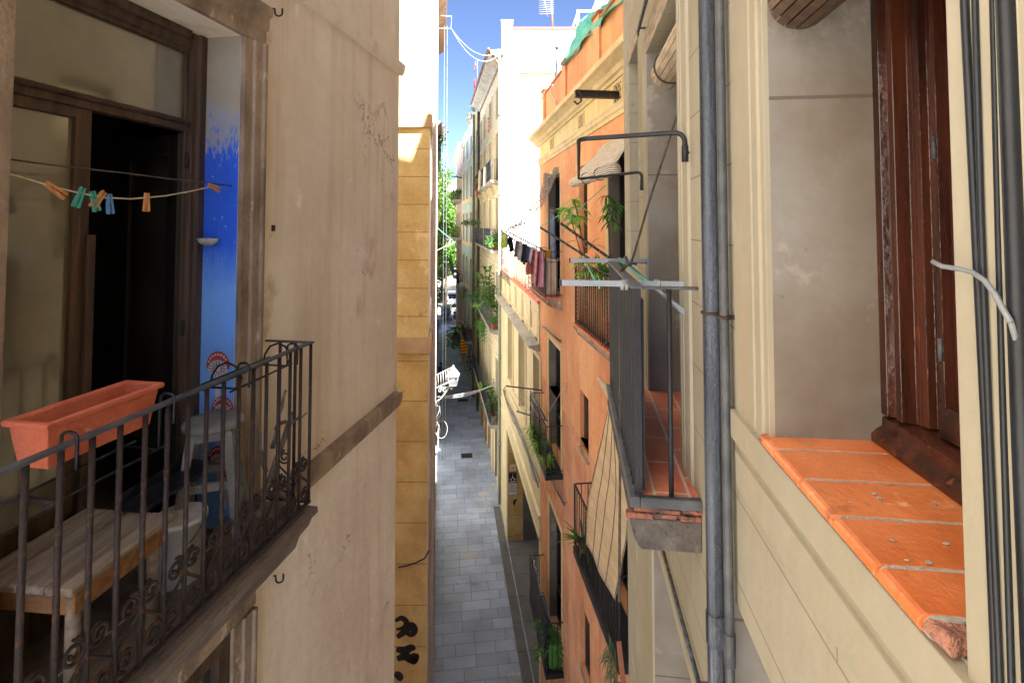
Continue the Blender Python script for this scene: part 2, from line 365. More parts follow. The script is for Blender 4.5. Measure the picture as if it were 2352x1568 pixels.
M['plaza'] = mat('plaza_paving', (120, 116, 108), (104, 100, 94), .3, .85, .1, 30, joint=dict(w=2.2, h=.9, t=.03, c=(140, 134, 122), a=.7))
M['earth'] = mat('ground_base', (120, 116, 110), (104, 100, 96), .2, .9, 0)
M['gutter'] = mat('gutter_stone', (104, 104, 104), (84, 84, 84), 1, .8, .2, 30, joint=dict(w=20, h=1.1, t=.012, c=(54, 52, 50), a=.8, rot=(0, 0, -.13)))
M['cast_iron'] = mat('cast_iron_cover', (62, 60, 58), (48, 46, 44), 6, .7, .4, joint=dict(w=.05, h=.05, t=.01, c=(30, 30, 30), offset=0))
M['door_grey'] = mat('grey_metal_door', (112, 110, 106), (92, 90, 88), 1.4, .6, .1, 40)
M['black_print'] = mat('black_print', (26, 26, 28), None, 3, .6, 0, fine=.02)
M['white_print'] = mat('white_print', (224, 222, 222), (206, 204, 206), 8, .7, 0, fine=.02)
M['yellow_print'] = mat('yellow_print', (220, 176, 62), None, 8, .7, 0, fine=.02)
M['ink'] = mat('black_spray_paint', (34, 30, 28), None, 8, .7, 0)
M['car_dark'] = mat('dark_green_bodywork', (26, 50, 48), (20, 40, 40), 3, .35, 0)
M['car_white'] = mat('white_bodywork', (206, 216, 222), (194, 204, 212), 3, .4, 0)
M['rubber'] = mat('tyre_rubber', (30, 30, 32), None, 6, .9, .1)
M['lamp_glass'] = mat('frosted_lamp_glass', (104, 110, 120), None, 4, .2, 0)
M['skin'] = mat('skin', (176, 128, 102), None, 6, .6, 0)
M['hair'] = mat('dark_hair', (40, 32, 28), None, 9, .7, 0)
M['mushroom_red'] = mat('red_paint', (156, 40, 40), (176, 80, 76), 9, .7, .1)
M['mushroom_white'] = mat('white_paint', (214, 206, 206), (190, 180, 184), 12, .7, .1)
M['lattice'] = mat('white_lattice_block', (232, 226, 212), (214, 206, 188), 4, .9, .2)
M['roofing'] = mat('clay_roofing', (176, 116, 82), (150, 96, 68), 1, .9, .3, 20)

def blue_reveal():
    """the door reveal: bare render above, brushed-on blue paint below a ragged edge"""
    k = NT('blue_painted_reveal'); ob = k.tc.outputs['Object']; uv = k.tc.outputs['UV']
    base = k.mix(k.noise(ob, 5, 4), lin((176, 168, 150)), lin((140, 130, 112)))
    sp = k.n('ShaderNodeSeparateXYZ'); k.l(uv, sp.inputs[0]); z = sp.outputs['Y']
    n1 = k.noise(k.mapv(uv, (6, 1.9, 1)), 2.0, 6, .7); n2 = k.noise(k.mapv(uv, (14, 3.4, 1)), 5.0, 6, .7)
    zz = k.math('ADD', z, k.math('MULTIPLY', k.math('SUBTRACT', n1, .5), 1.0))
    wash = k.ramp(zz, .75, .45)                         # thin pale wash
    full = k.ramp(k.math('ADD', zz, k.math('MULTIPLY', k.math('SUBTRACT', n2, .5), .5)), .50, .40)
    deep = k.mix(n2, lin((24, 76, 206)), lin((48, 110, 232)))
    light = k.mix(n2, lin((84, 150, 238)), lin((134, 182, 244)))
    blue = k.mix(k.ramp(k.math('ADD', z, k.math('MULTIPLY', n1, .3)), .02, -.25), deep, light)
    col = k.mix(k.math('MULTIPLY', wash, .55), base, lin((132, 160, 206)))
    col = k.mix(full, col, blue)
    chip = k.ramp(k.noise(k.mapv(uv, (1.6, 1, 1)), 16, 6, .75), .63, .66)
    col = k.mix(chip, col, lin((178, 186, 196)))
    k.l(col, k.b.inputs['Base Color']); k.b.inputs['Roughness'].default_value = .75
    q = k.n('ShaderNodeBump'); q.inputs['Strength'].default_value = .35; q.inputs['Distance'].default_value = .01
    k.l(n2, q.inputs['Height']); k.l(q.outputs[0], k.b.inputs['Normal'])
    return k.m
M['blue_reveal'] = blue_reveal()

M['apron_wood'] = mat('stained_apron_wood', (170, 124, 80), (138, 96, 62), 6, .75, .3, 60, stretch=(1, 5, 5))
M['green_panel'] = mat('green_plastic_panel', (84, 140, 60), (60, 112, 44), 3, .5, .1)
M['old_brick'] = mat('weathered_brick', (150, 96, 76), (88, 72, 64), 9, .95, .9, 50, patch=[((176, 160, 144), 14, .62), ((62, 54, 50), 7, .6)])
M['old_concrete'] = mat('weathered_concrete', (100, 94, 90), (62, 60, 59), 5, .95, .9, 30, streak=((66, 62, 62), .6), patch=((160, 146, 132), 9, .64))
# ------------------------------------------------------------------ building helpers
def facade(mb, W, u0, u1, z0, z1, holes):
    us = sorted({u0, u1, *[h[0] for h in holes], *[h[1] for h in holes]}); zs = sorted({z0, z1, *[h[2] for h in holes], *[h[3] for h in holes]})
    us = [u for u in us if u0 <= u <= u1]; zs = [z for z in zs if z0 <= z <= z1]
    for a, b in zip(us, us[1:]):
        for c, d in zip(zs, zs[1:]):
            um, zm = (a + b) / 2, (c + d) / 2
            if any(h[0] < um < h[1] and h[2] < zm < h[3] for h in holes): continue
            mb.quad(W.p(a, 0, c), W.p(b, 0, c), W.p(b, 0, d), W.p(a, 0, d))
    for h in holes:
        ua, ub, za, zb, dp = h[:5]; skip = h[5] if len(h) > 5 else ''
        if 'near' not in skip: mb.quad(W.p(ua, 0, za), W.p(ua, 0, zb), W.p(ua, -dp, zb), W.p(ua, -dp, za))
        if 'far' not in skip: mb.quad(W.p(ub, 0, za), W.p(ub, 0, zb), W.p(ub, -dp, zb), W.p(ub, -dp, za))
        mb.quad(W.p(ua, 0, zb), W.p(ub, 0, zb), W.p(ub, -dp, zb), W.p(ua, -dp, zb))
        mb.quad(W.p(ua, 0, za), W.p(ub, 0, za), W.p(ub, -dp, za), W.p(ua, -dp, za))
def body(mb, W, u0, u1, z0, z1, D, top=True):
    mb.quad(W.p(u0, 0, z0), W.p(u0, 0, z1), W.p(u0, -D, z1), W.p(u0, -D, z0))
    mb.quad(W.p(u1, 0, z0), W.p(u1, 0, z1), W.p(u1, -D, z1), W.p(u1, -D, z0))
    mb.quad(W.p(u0, -D, z0), W.p(u1, -D, z0), W.p(u1, -D, z1), W.p(u0, -D, z1))
    if top: mb.quad(W.p(u0, 0, z1), W.p(u1, 0, z1), W.p(u1, -D, z1), W.p(u0, -D, z1))

def ring(mb, W, ua, ub, za, zb, w, v0, v1, sill=True):
    """a flat frame round an opening, its four members butted"""
    mb.box(W, ua - w, ua, v0, v1, za, zb + w); mb.box(W, ub, ub + w, v0, v1, za, zb + w); mb.box(W, ua, ub, v0, v1, zb, zb + w)
    if sill: mb.box(W, ua - w, ub + w, v0, v1 + .02, za - w, za)
def window(root, W, ua, ub, za, zb, depth, frame='shutter_brown', pane='glass', mull=1, rails=(), fw=.06, surround=None, sw=.12, sv=.03, sill=True, name='window', label=None, shut=None):
    m = MB(); d0, d1 = -depth - .03, -depth + .03
    m.box(W, ua, ua + fw, d0, d1, za, zb); m.box(W, ub - fw, ub, d0, d1, za, zb)
    m.box(W, ua + fw, ub - fw, d0, d1, zb - fw, zb); m.box(W, ua + fw, ub - fw, d0, d1, za, za + fw)
    for i in range(mull):
        u = ua + (ub - ua) * (i + 1) / (mull + 1); m.box(W, u - fw * .6, u + fw * .6, d0, d1 + .008, za + fw, zb - fw)
    for z in rails:
        m.box(W, ua + fw, ub - fw, d0, d1 + .004, z - fw * .4, z + fw * .4)
    o = m.build(name, M[frame], root)
    if label: o['label'] = label
    p = MB(); p.box(W, ua + .002, ub - .002, d0 - .012, d0 + .012, za + .002, zb - .002); p.build('pane', M[pane], o)
    if surround:
        s = MB(); ring(s, W, ua, ub, za, zb, sw, -.01, sv, sill); s.build('surround', M[surround], o)
    if shut:
        for (a, b) in ((ua + fw, (ua + ub) / 2 - .03), ((ua + ub) / 2 + .03, ub - fw)):
            q = MB(); q.box(W, a, b, d1 + .01, d1 + .04, za + fw, zb - fw); q.build('shutter', M[shut], o)
    return o

def balcony(root, W, u0, u1, z, dv, slab='grey_stone', iron='iron_black', rail_h=1.0, step=.12, r=.008, th=.16, label=None, sides=True, top_mat=None, style='stone', twist=0):
    m = MB()
    if style == 'stone':
        prof = [(0, z), (dv + .04, z), (dv + .04, z - .05), (dv + .01, z - .07), (dv - .04, z - th * .7), (dv * .55, z - th), (0, z - th - .06)]
    else:
        prof = [(0, z), (dv + .02, z), (dv + .02, z - th), (0, z - th)]
    m.extr(W, prof, u0 - .03, u1 + .03)
    o = m.build('balcony', M[slab], root)
    if label: o['label'] = label
    if top_mat:
        t = MB(); t.box(W, u0 - .035, u1 + .035, 0, dv + .045, z + .003, z + .03); t.build('floor_tiles', M[top_mat], o)
    ri = MB(); zt = z + rail_h
    ri.box(W, u0, u1, dv - .018, dv + .012, zt - .014, zt); ri.box(W, u0, u1, dv - .012, dv + .008, z + .06, z + .075)
    for u in (u0, u1):
        ri.box(W, u - .011, u + .011, dv - .0125, dv + .009, z + .031, zt - .0142)
        ri.box(W, u - .012, u + .012, 0, dv - .018, zt - .014, zt); ri.box(W, u - .008, u + .008, 0, dv - .012, z + .06, z + .075)
    ri.build('railing', M[iron], o)
    b0 = MB()
    if twist:
        pts = []; 
        n = int(rail_h / .035)
        rr = [r * (1.25 if k % 2 else .8) for k in range(n + 1)]
        b0.tube([W.p(u0, dv, z + .03 + (rail_h - .04) * k / n) for k in range(n + 1)], rr, 6)
    else: b0.tube([W.p(u0, dv, z + .03), W.p(u0, dv, zt - .008)], r, 6)
    first = b0.build('baluster', M[iron], o)
    n = max(1, round((u1 - u0) / step))
    if twist:
        b1 = MB(); b1.tube([W.p(u0, dv, z + .03), W.p(u0, dv, zt - .008)], r * .85, 6); plain = b1.build('baluster', M[iron], o)
        plain.location = W.d * ((u1 - u0) / n)
        for k in range(2, n + 1): dup(first if k % twist == 0 else plain, o, W.d * ((u1 - u0) * k / n) - V((first if k % twist == 0 else plain).location))
    else:
        for k in range(1, n + 1): dup(first, o, W.d * ((u1 - u0) * k / n))
    if sides:
        ns = max(2, round(dv / step)); src = plain if twist else first
        base = V(src.location)
        for u in (0, u1 - u0):
            for k in range(1, ns): dup(src, o, W.d * u - W.n * (dv * k / ns) - base)
    return o

def hook(mb, p, out, r=.006, s=.05):
    p, out = V(p), V(out).normalized()
    pts = [p, p + out * s * .25, p + out * s * .3 - V((0, 0, s * .4))] + [p + out * s * (.75 - .45 * math.cos(a)) - V((0, 0, s * (.5 + .45 * math.sin(a)))) for a in [i * math.pi / 8 for i in range(1, 9)]] + [p + out * s * 1.2 + V((0, 0, s * .1))]
    mb.tube(pts, r, 6)

def hang(W, pts_uvz): return [W.p(*q) for q in pts_uvz]
def sag(a, b, drop, n=12):
    a, b = V(a), V(b)
    return [a.lerp(b, i / n) - V((0, 0, drop * 4 * (i / n) * (1 - i / n))) for i in range(n + 1)]
def wire(name, label, cat, paths, r, m, group=None):
    mb = MB()
    for p in paths: mb.tube(p, r, 6)
    return tag(mb.build(name, M[m]), label, cat, group)

def cloth(name, label, W, u0, u1, v, ztop, zbot, m, group, taper=0, seed=0, cat='laundry', split=0, cut=None):
    """a cloth pegged along the wall direction, folded over its line"""
    rnd = random.Random(seed); n, k = 9, 14
    rows = []
    ph = rnd.uniform(0, 6)
    for i in range(k + 1):
        t = i / k; z = ztop + (zbot - ztop) * t; row = []
        for j in range(n + 1):
            s = j / n; uu = u0 + (u1 - u0) * (s + (0.5 - s) * taper * t)
            vv = v + .035 * math.sin(s * 9 + ph + t * 2) * (.25 + t) + .02 * math.sin(s * 17 + ph)
            zz = z + (.02 * math.cos(s * 7 + ph) * t if t < .99 else .03 * math.sin(s * 5 + ph)) - .03 * math.sin(math.pi * s * 2) ** 2 * (1 - t) 
            row.append(W.p(uu, vv, zz))
        rows.append(row)
    return tag(MB().grid(rows).build(name, M[m], solid=.012), label, cat, group)

def plant(name, label, base, kind, s=1.0, pot='terracotta', seed=1, group=None, potr=.12, poth=.2, cat='potted plant'):
    rnd = random.Random(seed); b = V(base)
    t = thing(name, label, cat, b, group)
    p = MB(); p.lathe(b, [(potr * .72, 0), (potr * .98, poth * .86), (potr * 1.08, poth * .86), (potr * 1.08, poth), (potr * .95, poth), (potr * .9, poth * .93)], 16)
    p.build('pot', M[pot], t)
    top = b + V((0, 0, poth * .95)); f = MB(); st = MB()
    if kind == 'spider':
        for i in range(80):
            a = rnd.uniform(0, 6.28); d = V((math.cos(a), math.sin(a), rnd.uniform(.5, 1.6)))
            f.leaf(top + V((rnd.uniform(-.03, .03), rnd.uniform(-.03, .03), 0)), d, rnd.uniform(.3, .55) * s, .018 * s * rnd.uniform(.7, 1.3), rnd.uniform(.7, 2.4), 7, rnd=rnd)
        f.build('foliage', M['leaf_bright' if seed % 2 else 'leaf_pale'], t)
    elif kind == 'aloe':
        for i in range(40):
            a = rnd.uniform(0, 6.28); d = V((math.cos(a), math.sin(a), rnd.uniform(.2, 2.0)))
            f.leaf(top, d, rnd.uniform(.3, .6) * s, .05 * s, rnd.uniform(.2, .7), 5, .4, rnd=rnd)
        f.build('foliage', M['leaf_grey' if seed % 2 else 'leaf'], t)
    elif kind == 'rubber':
        for j in range(4):
            a = rnd.uniform(0, 6.28); tip = top + V((math.cos(a) * .35 * s, math.sin(a) * .35 * s, rnd.uniform(.8, 1.7) * s))
            pts = sag(top, tip, -.08, 8); st.tube(pts, .012 * s, 6)
            for q in pts[2:]:
                for _ in range(3):
                    a2 = rnd.uniform(0, 6.28); f.leaf(q, V((math.cos(a2), math.sin(a2), rnd.uniform(.1, .9))), rnd.uniform(.2, .32) * s, .11 * s, rnd.uniform(.3, .9), 4, rnd=rnd)
        st.build('stem', M['bark'], t); f.build('foliage', M['leaf' if seed % 2 else 'leaf_pale'], t)
    elif kind == 'bush':
        for j in range(7):
            c = top + V((rnd.gauss(0, .12), rnd.gauss(0, .12), rnd.uniform(.08, .4))) * s; f.clump(c, (.16 * s, .16 * s, .14 * s), 60, .07 * s, rnd)
            st.tube([top, c], .005, 5)
        st.build('stem', M['bark'], t); f.build('foliage', M['leaf' if seed % 2 else 'leaf_bright'], t)
    elif kind == 'palm':
        for i in range(16):
            a = rnd.uniform(0, 6.28); d = V((math.cos(a), math.sin(a), rnd.uniform(.9, 2.2))).normalized()
            q, dd = top.copy(), d.copy()
            pts = [q.copy()]
            for k in range(7):
                dd = (dd + V((0, 0, -.16))).normalized(); q = q + dd * .09 * s; pts.append(q.copy())
                sd = dd.cross(V((0, 0, 1))).normalized()
                if k > 1:
                    for e in (1, -1): f.leaf(q, sd * e + dd * .6, .17 * s, .02 * s, .7, 3, rnd=rnd)
            st.tube(pts, .004, 5)
        st.build('stem', M['leaf'], t); f.build('foliage', M['leaf_bright' if seed % 2 else 'leaf'], t)
    return t
# ================================================================== near left house
WL = Wall((-2.11, 0), (.165, 1), 'L'); H = WL
uR, uL = H.u(555, 500, .028), H.u(15, 300)
zT = H.z(560, 86); zF = H.z(711, 1152, .31) - .03
uEnd = H.u(914, 500); uE = H.u(711, 1000, .31)
left = thing('tenement_house', 'near left beige plastered tenement with a blue painted doorway and an iron balcony', 'building', WL.p(uEnd, 0, -CZ))
lowT = H.z(570, 1392)
DP = .25
m = MB()
facade(m, WL, -11, uEnd, -CZ, 11, [(uL, uR, zF, zT, DP, 'far'), (uL, uR, zF - 3.4, lowT, .03), (-4.5, -3.2, zF, zT, DP), (uL - .1, uR, zT + 1.2, zT + 3.4, DP)])
body(m, WL, -11, uEnd, -CZ, 11, 7)
m.build('wall', M['plaster'], left)
m = MB(); m.quad(WL.p(uR, .0, zF), WL.p(uR, 0, zT), WL.p(uR, -DP, zT), WL.p(uR, -DP, zF)); m.build('door_reveal', M['blue_reveal'], left, )['label'] = 'door reveal brushed with cobalt blue paint'
# room behind the door
m = MB(); a, b = uL - 1.2, uR + .9; D = DP + 2.6
for q in ([(a, -D, zF), (b, -D, zF), (b, -D, zT + .2), (a, -D, zT + .2)], [(a, -DP, zF), (a, -D, zF), (a, -D, zT + .2), (a, -DP, zT + .2)],
          [(b, -DP, zF), (b, -D, zF), (b, -D, zT + .2), (b, -DP, zT + .2)], [(a, -DP, zT + .2), (b, -DP, zT + .2), (b, -D, zT + .2), (a, -D, zT + .2)],
          [(a, -DP, zF + .004), (b, -DP, zF + .004), (b, -D, zF + .004), (a, -D, zF + .004)]):
    m.quad(*[WL.p(*k) for k in q])
m.build('room', M['room'], left)
# stone surround: jamb, lintel, lower floor surround
def jambs(mb, za, zb):
    w = H.u(610, 500, .06) - uR
    mb.vext(WL, [(uR + .002, -.02), (uR + .002, .028), (uR + w * .42, .028), (uR + w * .45, .045), (uR + w * .8, .045), (uR + w * .86, .06), (uR + w, .06), (uR + w, -.02)], za, zb)
    mb.vext(WL, [(uL - w, -.02), (uL - w, .05), (uL - .003, .03), (uL - .003, -.02)], za, zb)
    return w
m = MB(); w = jambs(m, zF + .002, zT)
m.extr(WL, [(-.02, zT + .002), (.03, zT + .002), (.03, zT + .09), (.05, zT + .1), (.05, zT + .17), (.075, zT + .19), (.075, zT + .24), (-.02, zT + .24)], uL - w - .02, uR + w + .02)
m.build('door_surround', M['stone'], left, bevel=.004)
m = MB(); jambs(m, zF - 3.4, lowT)
m.extr(WL, [(-.02, lowT + .002), (.03, lowT + .002), (.03, lowT + .1), (.055, lowT + .12), (.055, lowT + .2), (-.02, lowT + .2)], uL - w - .02, uR + w + .02)
m.build('door_surround', M['stone'], left, bevel=.004)
window(left, WL, uL, uR, zF - 3.4, lowT, .02, 'wood_dark', 'glass_dark', 1, (lowT - .5, lowT - 1.6), fw=.09, name='balcony_door')
window(left, WL, -4.5, -3.2, zF, zT, .2, 'wood_dark', 'glass_reflection', 1, (zT - .6,), name='balcony_door')
window(left, WL, uL - .1, uR, zT + 1.2, zT + 3.4, .2, 'wood_dark', 'glass', 1, (zT + 2.8,))
# the balcony door
v0, v1 = -DP - .05, -DP + .03
jw = uR - H.u(426, 500, -.24) + .0
bt, bb = H.z(443, 277, -.22), H.z(440, 294, -.22) - .02
m = MB()
m.vext(WL, [(uR - .001, v0), (uR - .001, v1), (uR - .05, v1), (uR - .055, v1 - .02), (uR - .085, v1 - .02), (uR - .09, v1 - .04), (uR - jw, v1 - .04), (uR - jw, v0)], zF + .005, zT - .001)
m.vext(WL, [(uL + .001, v0), (uL + .001, v1), (uL + .06, v1 - .02), (uL + .06, v0)], zF + .005, zT - .001)
m.extr(WL, [(v0, zT - .001), (v1, zT - .001), (v1, zT - .05), (v1 - .02, zT - .055), (v1 - .02, zT - .1), (v1 - .035, zT - .11), (v1 - .035, zT - .13), (v0, zT - .13)], uL + .06, uR - jw)
m.extr(WL, [(v0, bb), (v1 - .02, bb), (v1 - .02, bb + .035), (v1 - .005, bb + .04), (v1 + .004, bt - .01), (v1 - .01, bt), (v0, bt)], uL + .06, uR - jw)
door = m.build('balcony_door', M['wood_dark'], left, bevel=.003)
m = MB(); m.box(WL, uL + .06, uR - jw, v0 + .012, v0 + .02, bt, zT - .13); m.build('transom_pane', M['glass_reflection'], door)
ulf = H.u(212, 400, -.24); ug0 = uL + .06
m = MB(); lz0 = zF + .02
m.box(WL, ug0, ug0 + .03, v0, v1 - .03, lz0, bb); m.box(WL, ulf - .075, ulf, v0, v1 - .03, lz0, bb)
m.box(WL, ug0 + .03, ulf - .075, v0, v1 - .03, bb - .05, bb); m.box(WL, ug0 + .03, ulf - .075, v0, v1 - .03, lz0, lz0 + .5)
m.box(WL, ulf - .02, ulf + .02, v1 - .03, v1 - .01, lz0, H.z(195, 540, -.22))
lf = m.build('door_leaf', M['wood_dark'], door, bevel=.003)
m = MB(); m.box(WL, ug0 + .03, ulf - .075, v0 + .02, v0 + .028, lz0 + .5, bb - .05); m.build('leaf_pane', M['glass_reflection'], door)
# the open leaf, swung into the room
hp = WL.p(uR - jw - .005, v1 - .05, 0); fa = at(257, 500, 3.42); fa.z = 0
dx = (fa - hp).normalized(); LF = Fr(hp, math.atan2(dx.y, dx.x)); L = .72
m = MB(); z0, z1 = zF + .02, bb - .012
m.box(LF, 0, .11, -.02, .02, z0, z1); m.wext(LF, [(L - .1, z0), (L, z0), (L, z1 - .06), (L - .03, z1), (L - .1, z1)], -.02, .02); m.box(LF, .11, L - .1, -.02, .02, z1 - .12, z1); m.box(LF, .11, L - .1, -.02, .02, z0, z0 + .45)
ol = m.build('open_leaf', M['wood_black'], door, bevel=.003)
m = MB(); m.box(LF, .11, L - .1, -.005, .005, z0 + .45, z1 - .12); m.build('open_leaf_pane', M['leaf_glass'], door)
for z in (z0 + .35, z0 + 1.1, z1 - .2): m = MB(); m.tube([LF.p(-.004, -.024, z), LF.p(-.004, -.024, z + .09)], .012, 8); m.build('hinge', M['iron_black'], door)
m = MB(); m.tube([LF.p(.05, -.026, z0 + .5), LF.p(.05, -.026, z1 - .3)], .006, 6); m.build('bolt_rod', M['iron_grey'], door)
# string courses
for za, zb in ((H.z(914, 171), H.z(914, 142)), (H.z(913, 930), H.z(913, 893))):
    m = MB(); pr = [(-.01, za), (.03, za), (.05, za + (zb - za) * .35), (.055, zb - .02), (.03, zb), (-.01, zb + .01)]
    m.extr(WL, pr, (uE + .06) if za < 0 else -9, uEnd + .045); m.build('string_course', M['stone' if za < 0 else 'plaster'], left, bevel=.006)
m = MB(); hook(m, WL.p(H.u(626, 20), 0, H.z(626, 20)), WL.n + WL.d * .4); m.build('wall_hook', M['iron'], left)
m = MB(); hook(m, WL.p(H.u(628, 1322), 0, H.z(628, 1322)), WL.n + WL.d * .4); m.build('wall_hook', M['iron'], left)
m = MB(); q = H.hit(626, 524); m.box(WL, q[0] - .012, q[0] + .012, -.002, .012, q[1] - .02, q[1] + .02); m.build('bracket_stub', M['iron'], left)
# balcony slab and railing
dv = .31; uS = .9
m = MB(); m.extr(WL, [(0, zF), (dv + .045, zF), (dv + .05, zF - .035), (dv + .02, zF - .05), (dv - .01, zF - .12), (dv - .07, zF - .19), (dv - .1, zF - .27), (0, zF - .31)], uS - .02, uE + .03)
m.box(WL, uL, uR, -DP - .02, -.001, zF - .12, zF + .001)
bal = m.build('balcony', M['stone_dark'], left, bevel=.006); bal['label'] = 'worn dark balcony with rusty railing and spiral ironwork'
zr = H.z(711, 785, dv)
m = MB(); m.box(WL, uS, uE + .012, dv - .018, dv + .018, zr - .013, zr); m.box(WL, uE - .012, uE + .012, -.01, dv - .018, zr - .012, zr - .001); m.build('handrail', M['iron_grey'], bal, bevel=.003)
m = MB(); m.box(WL, uS, uE + .01, dv - .012, dv + .012, zF + .03, zF + .044); m.box(WL, uE - .01, uE + .01, 0, dv - .012, zF + .03, zF + .044); m.build('bottom_rail', M['iron'], bal, bevel=.002)
m = MB(); m.tube([WL.p(uE, dv, zF + .036), WL.p(uE, dv, zr - .008)], .0102, 8); b0 = m.build('baluster', M['iron'], bal)
sp = .1085; nb = int((uE - uS) / sp)
for k in range(1, nb + 1): dup(b0, bal, WL.d * (-sp * k))
for k in (1, 2): dup(b0, bal, WL.n * (-.105 * k))
def scroll(fr0, sgn):
    """one S of flat iron with a spiral at either end; fr0(u,z) gives the point"""
    pts = []; c1, c2 = (-.008 * sgn, .25), (.008 * sgn, .066); R0 = .046
    for i in range(30, -1, -1):
        t = i / 30; a = math.pi * .5 + sgn * (t * 3.6 * math.pi) ; r = R0 * (1 - t * .8)
        pts.append((c1[0] + r * math.cos(a) * 1.0, c1[1] + r * math.sin(a)))
    # run from the top of the upper spiral over its outer side down to the lower spiral
    e = []
    for i in range(31):
        t = i / 30; a = -math.pi * .5 + sgn * (t * 3.6 * math.pi); r = R0 * (1 - t * .8)
        e.append((c2[0] + r * math.cos(a), c2[1] + r * math.sin(a)))
    mid = []
    a0, a1 = pts[-1], e[0]
    for i in range(1, 8):
        t = i / 8; mid.append((a0[0] + (a1[0] - a0[0]) * t - sgn * .06 * math.sin(math.tau * t) * .9, a0[1] + (a1[1] - a0[1]) * t))
    return [fr0(x, z) for x, z in pts + mid + e]
us = uE - sp / 2
protos = []
for sgn in (1, -1):
    m = MB(); m.tube(scroll(lambda x, z: WL.p(us + x, dv, zF + .044 + z), sgn), .0072, 6); protos.append(m.build('scroll_ornament', M['iron'], bal))
protos[1].location = WL.d * (-sp)
for k in range(2, nb): dup(protos[k % 2], bal, WL.d * (-sp * k) - V(protos[k % 2].location))
m = MB(); m.tube(scroll(lambda x, z: WL.p(uE, dv - .16 + x, zF + .044 + z), 1), .0052, 6); m.build('scroll_ornament', M['iron'], bal)
# paintings of red toadstools on the blue reveal
RW = Wall(WL.p(uR, 0, 0)[:2], (WL.p(uR, -1, 0) - WL.p(uR, 0, 0))[:2], 'L'); RW.n = -WL.d
def toadstool(px, py, s):
    uu, zz = RW.hit(px, py); o = MB(); w_ = MB()
    arc = lambda cu, cz, ru, rz, a0, a1, n=18: [(cu + ru * math.cos(a0 + (a1 - a0) * i / n), cz + rz * math.sin(a0 + (a1 - a0) * i / n)) for i in range(n + 1)]
    o.wext(RW, arc(uu, zz, .075 * s, .08 * s, -.25, math.pi + .25), .0025, .0045)
    w_.wext(RW, arc(uu, zz - .02 * s, .06 * s, .05 * s, 0, math.tau, 24)[:-1], .005, .0068)
    w_.wext(RW, [(uu - .014 * s, zz - .2 * s), (uu + .014 * s, zz - .2 * s), (uu + .01 * s, zz - .07 * s), (uu - .01 * s, zz - .07 * s)], .0025, .0045)
    for k in range(9):
        a = .3 + k * .32; w_.wext(RW, arc(uu + .062 * s * math.cos(a), zz + .062 * s * math.sin(a), .007 * s, .007 * s, 0, math.tau, 8)[:-1], .005, .0062)
    q = o.build('toadstool_painting', M['mushroom_red'], left)
    w_.build('gills', M['mushroom_white'], q)
    g = MB()
    for k in range(14):
        a = math.tau * k / 14; r0, r1 = .02 * s, .054 * s
        p0 = RW.p(uu + r0 * math.cos(a), .008, zz - .02 * s + r0 * .8 * math.sin(a)); p1 = RW.p(uu + r1 * math.cos(a), .008, zz - .02 * s + r1 * .85 * math.sin(a))
        g.tube([p0, p1], .0022 * s, 4)
    g.build('gill_lines', M['ink'], q)
for px, py, s in ((502, 838, 1.0), (512, 938, .92), (503, 1052, .9), (520, 1105, .75)): toadstool(px, py, s)
# dish on the reveal
uu, zz = RW.hit(490, 556)
t = MB(); c = RW.p(uu, .04, zz - .02)
t.lathe(c, [(.018, 0), (.05, .018), (.062, .042), (.056, .044), (.045, .024), (.01, .008)], 16, 1, .75)
tag(t.build('wall_dish', M['ceramic']), 'small grey glazed dish fixed to the blue door reveal', 'dish')
# washing lines and pegs
def linepts(uvs): return [WL.p(*q) for q in uvs]
vl = -.04
pA = [at(10, 364, 1.9), at(120, 378, 2.1), at(290, 397, 2.5), at(476, 420, 3.02)]
wire('washing_line', 'dark twisted washing line, the upper of two across the balcony doorway', 'washing line', [[WL.p(H.u(x, y, vl), vl, H.z(x, y, vl)) for x, y in ((4, 363), (60, 371), (120, 379), (200, 388), (290, 398), (380, 410), (470, 419), (538, 428))]], .0035, 'rope', 'washing lines across the balcony doorway')
low = [(-30, 380), (0, 394), (60, 410), (118, 428), (180, 443), (240, 454), (300, 457), (380, 450), (430, 441), (490, 428)]
wire('washing_line', 'pale sagging washing line with clothes pegs on it, the lower of two', 'washing line', [[WL.p(H.u(x, y, vl + .03), vl + .03, H.z(x, y, vl + .03)) for x, y in low]], .0035, 'rope_pale', 'washing lines across the balcony doorway')
def peg(px, py, tilt, m, label, s=1.0):
    u, z = H.hit(px, py, vl + .03); c = WL.p(u, vl + .03, z); t = MB()
    for e in (1, -1):
        fr = lambda a, b, k: c + Matrix.Rotation(tilt, 3, WL.n) @ (WL.d * a + WL.n * b + V((0, 0, k)))
        pr = [(e * .003, .022), (e * .010, .024), (e * .012, -.01), (e * .016, -.062), (e * .006, -.064), (e * .003, -.02)]
        t.hexa([fr(a * s, -.006, b * s) for a, b in pr], [fr(a * s, .006, b * s) for a, b in pr])
    t.tube([fr(-.014, 0, -.012), fr(.014, 0, -.012)], .004, 6)
    tag(t.build('clothes_peg', M[m]), label, 'clothes peg', 'clothes pegs on the washing line')
peg(118, 430, 1.0, 'peg_wood', 'wooden peg lying flat along the line, far left of the green pegs')
peg(186, 443, -.35, 'peg_green', 'green plastic peg tilted on the line, left of the other green peg')
peg(214, 452, .3, 'peg_green', 'green plastic peg beside a tilted wooden peg')
peg(232, 450, -.65, 'peg_wood', 'wooden peg tilted between the green and the blue peg')
peg(251, 458, .12, 'peg_blue', 'blue plastic peg hanging on the line')
peg(337, 455, 0, 'peg_wood', 'orange wooden peg hanging upright alone mid line')
peg(486, 428, 1.3, 'peg_wood', 'wooden peg at the knot by the blue reveal')
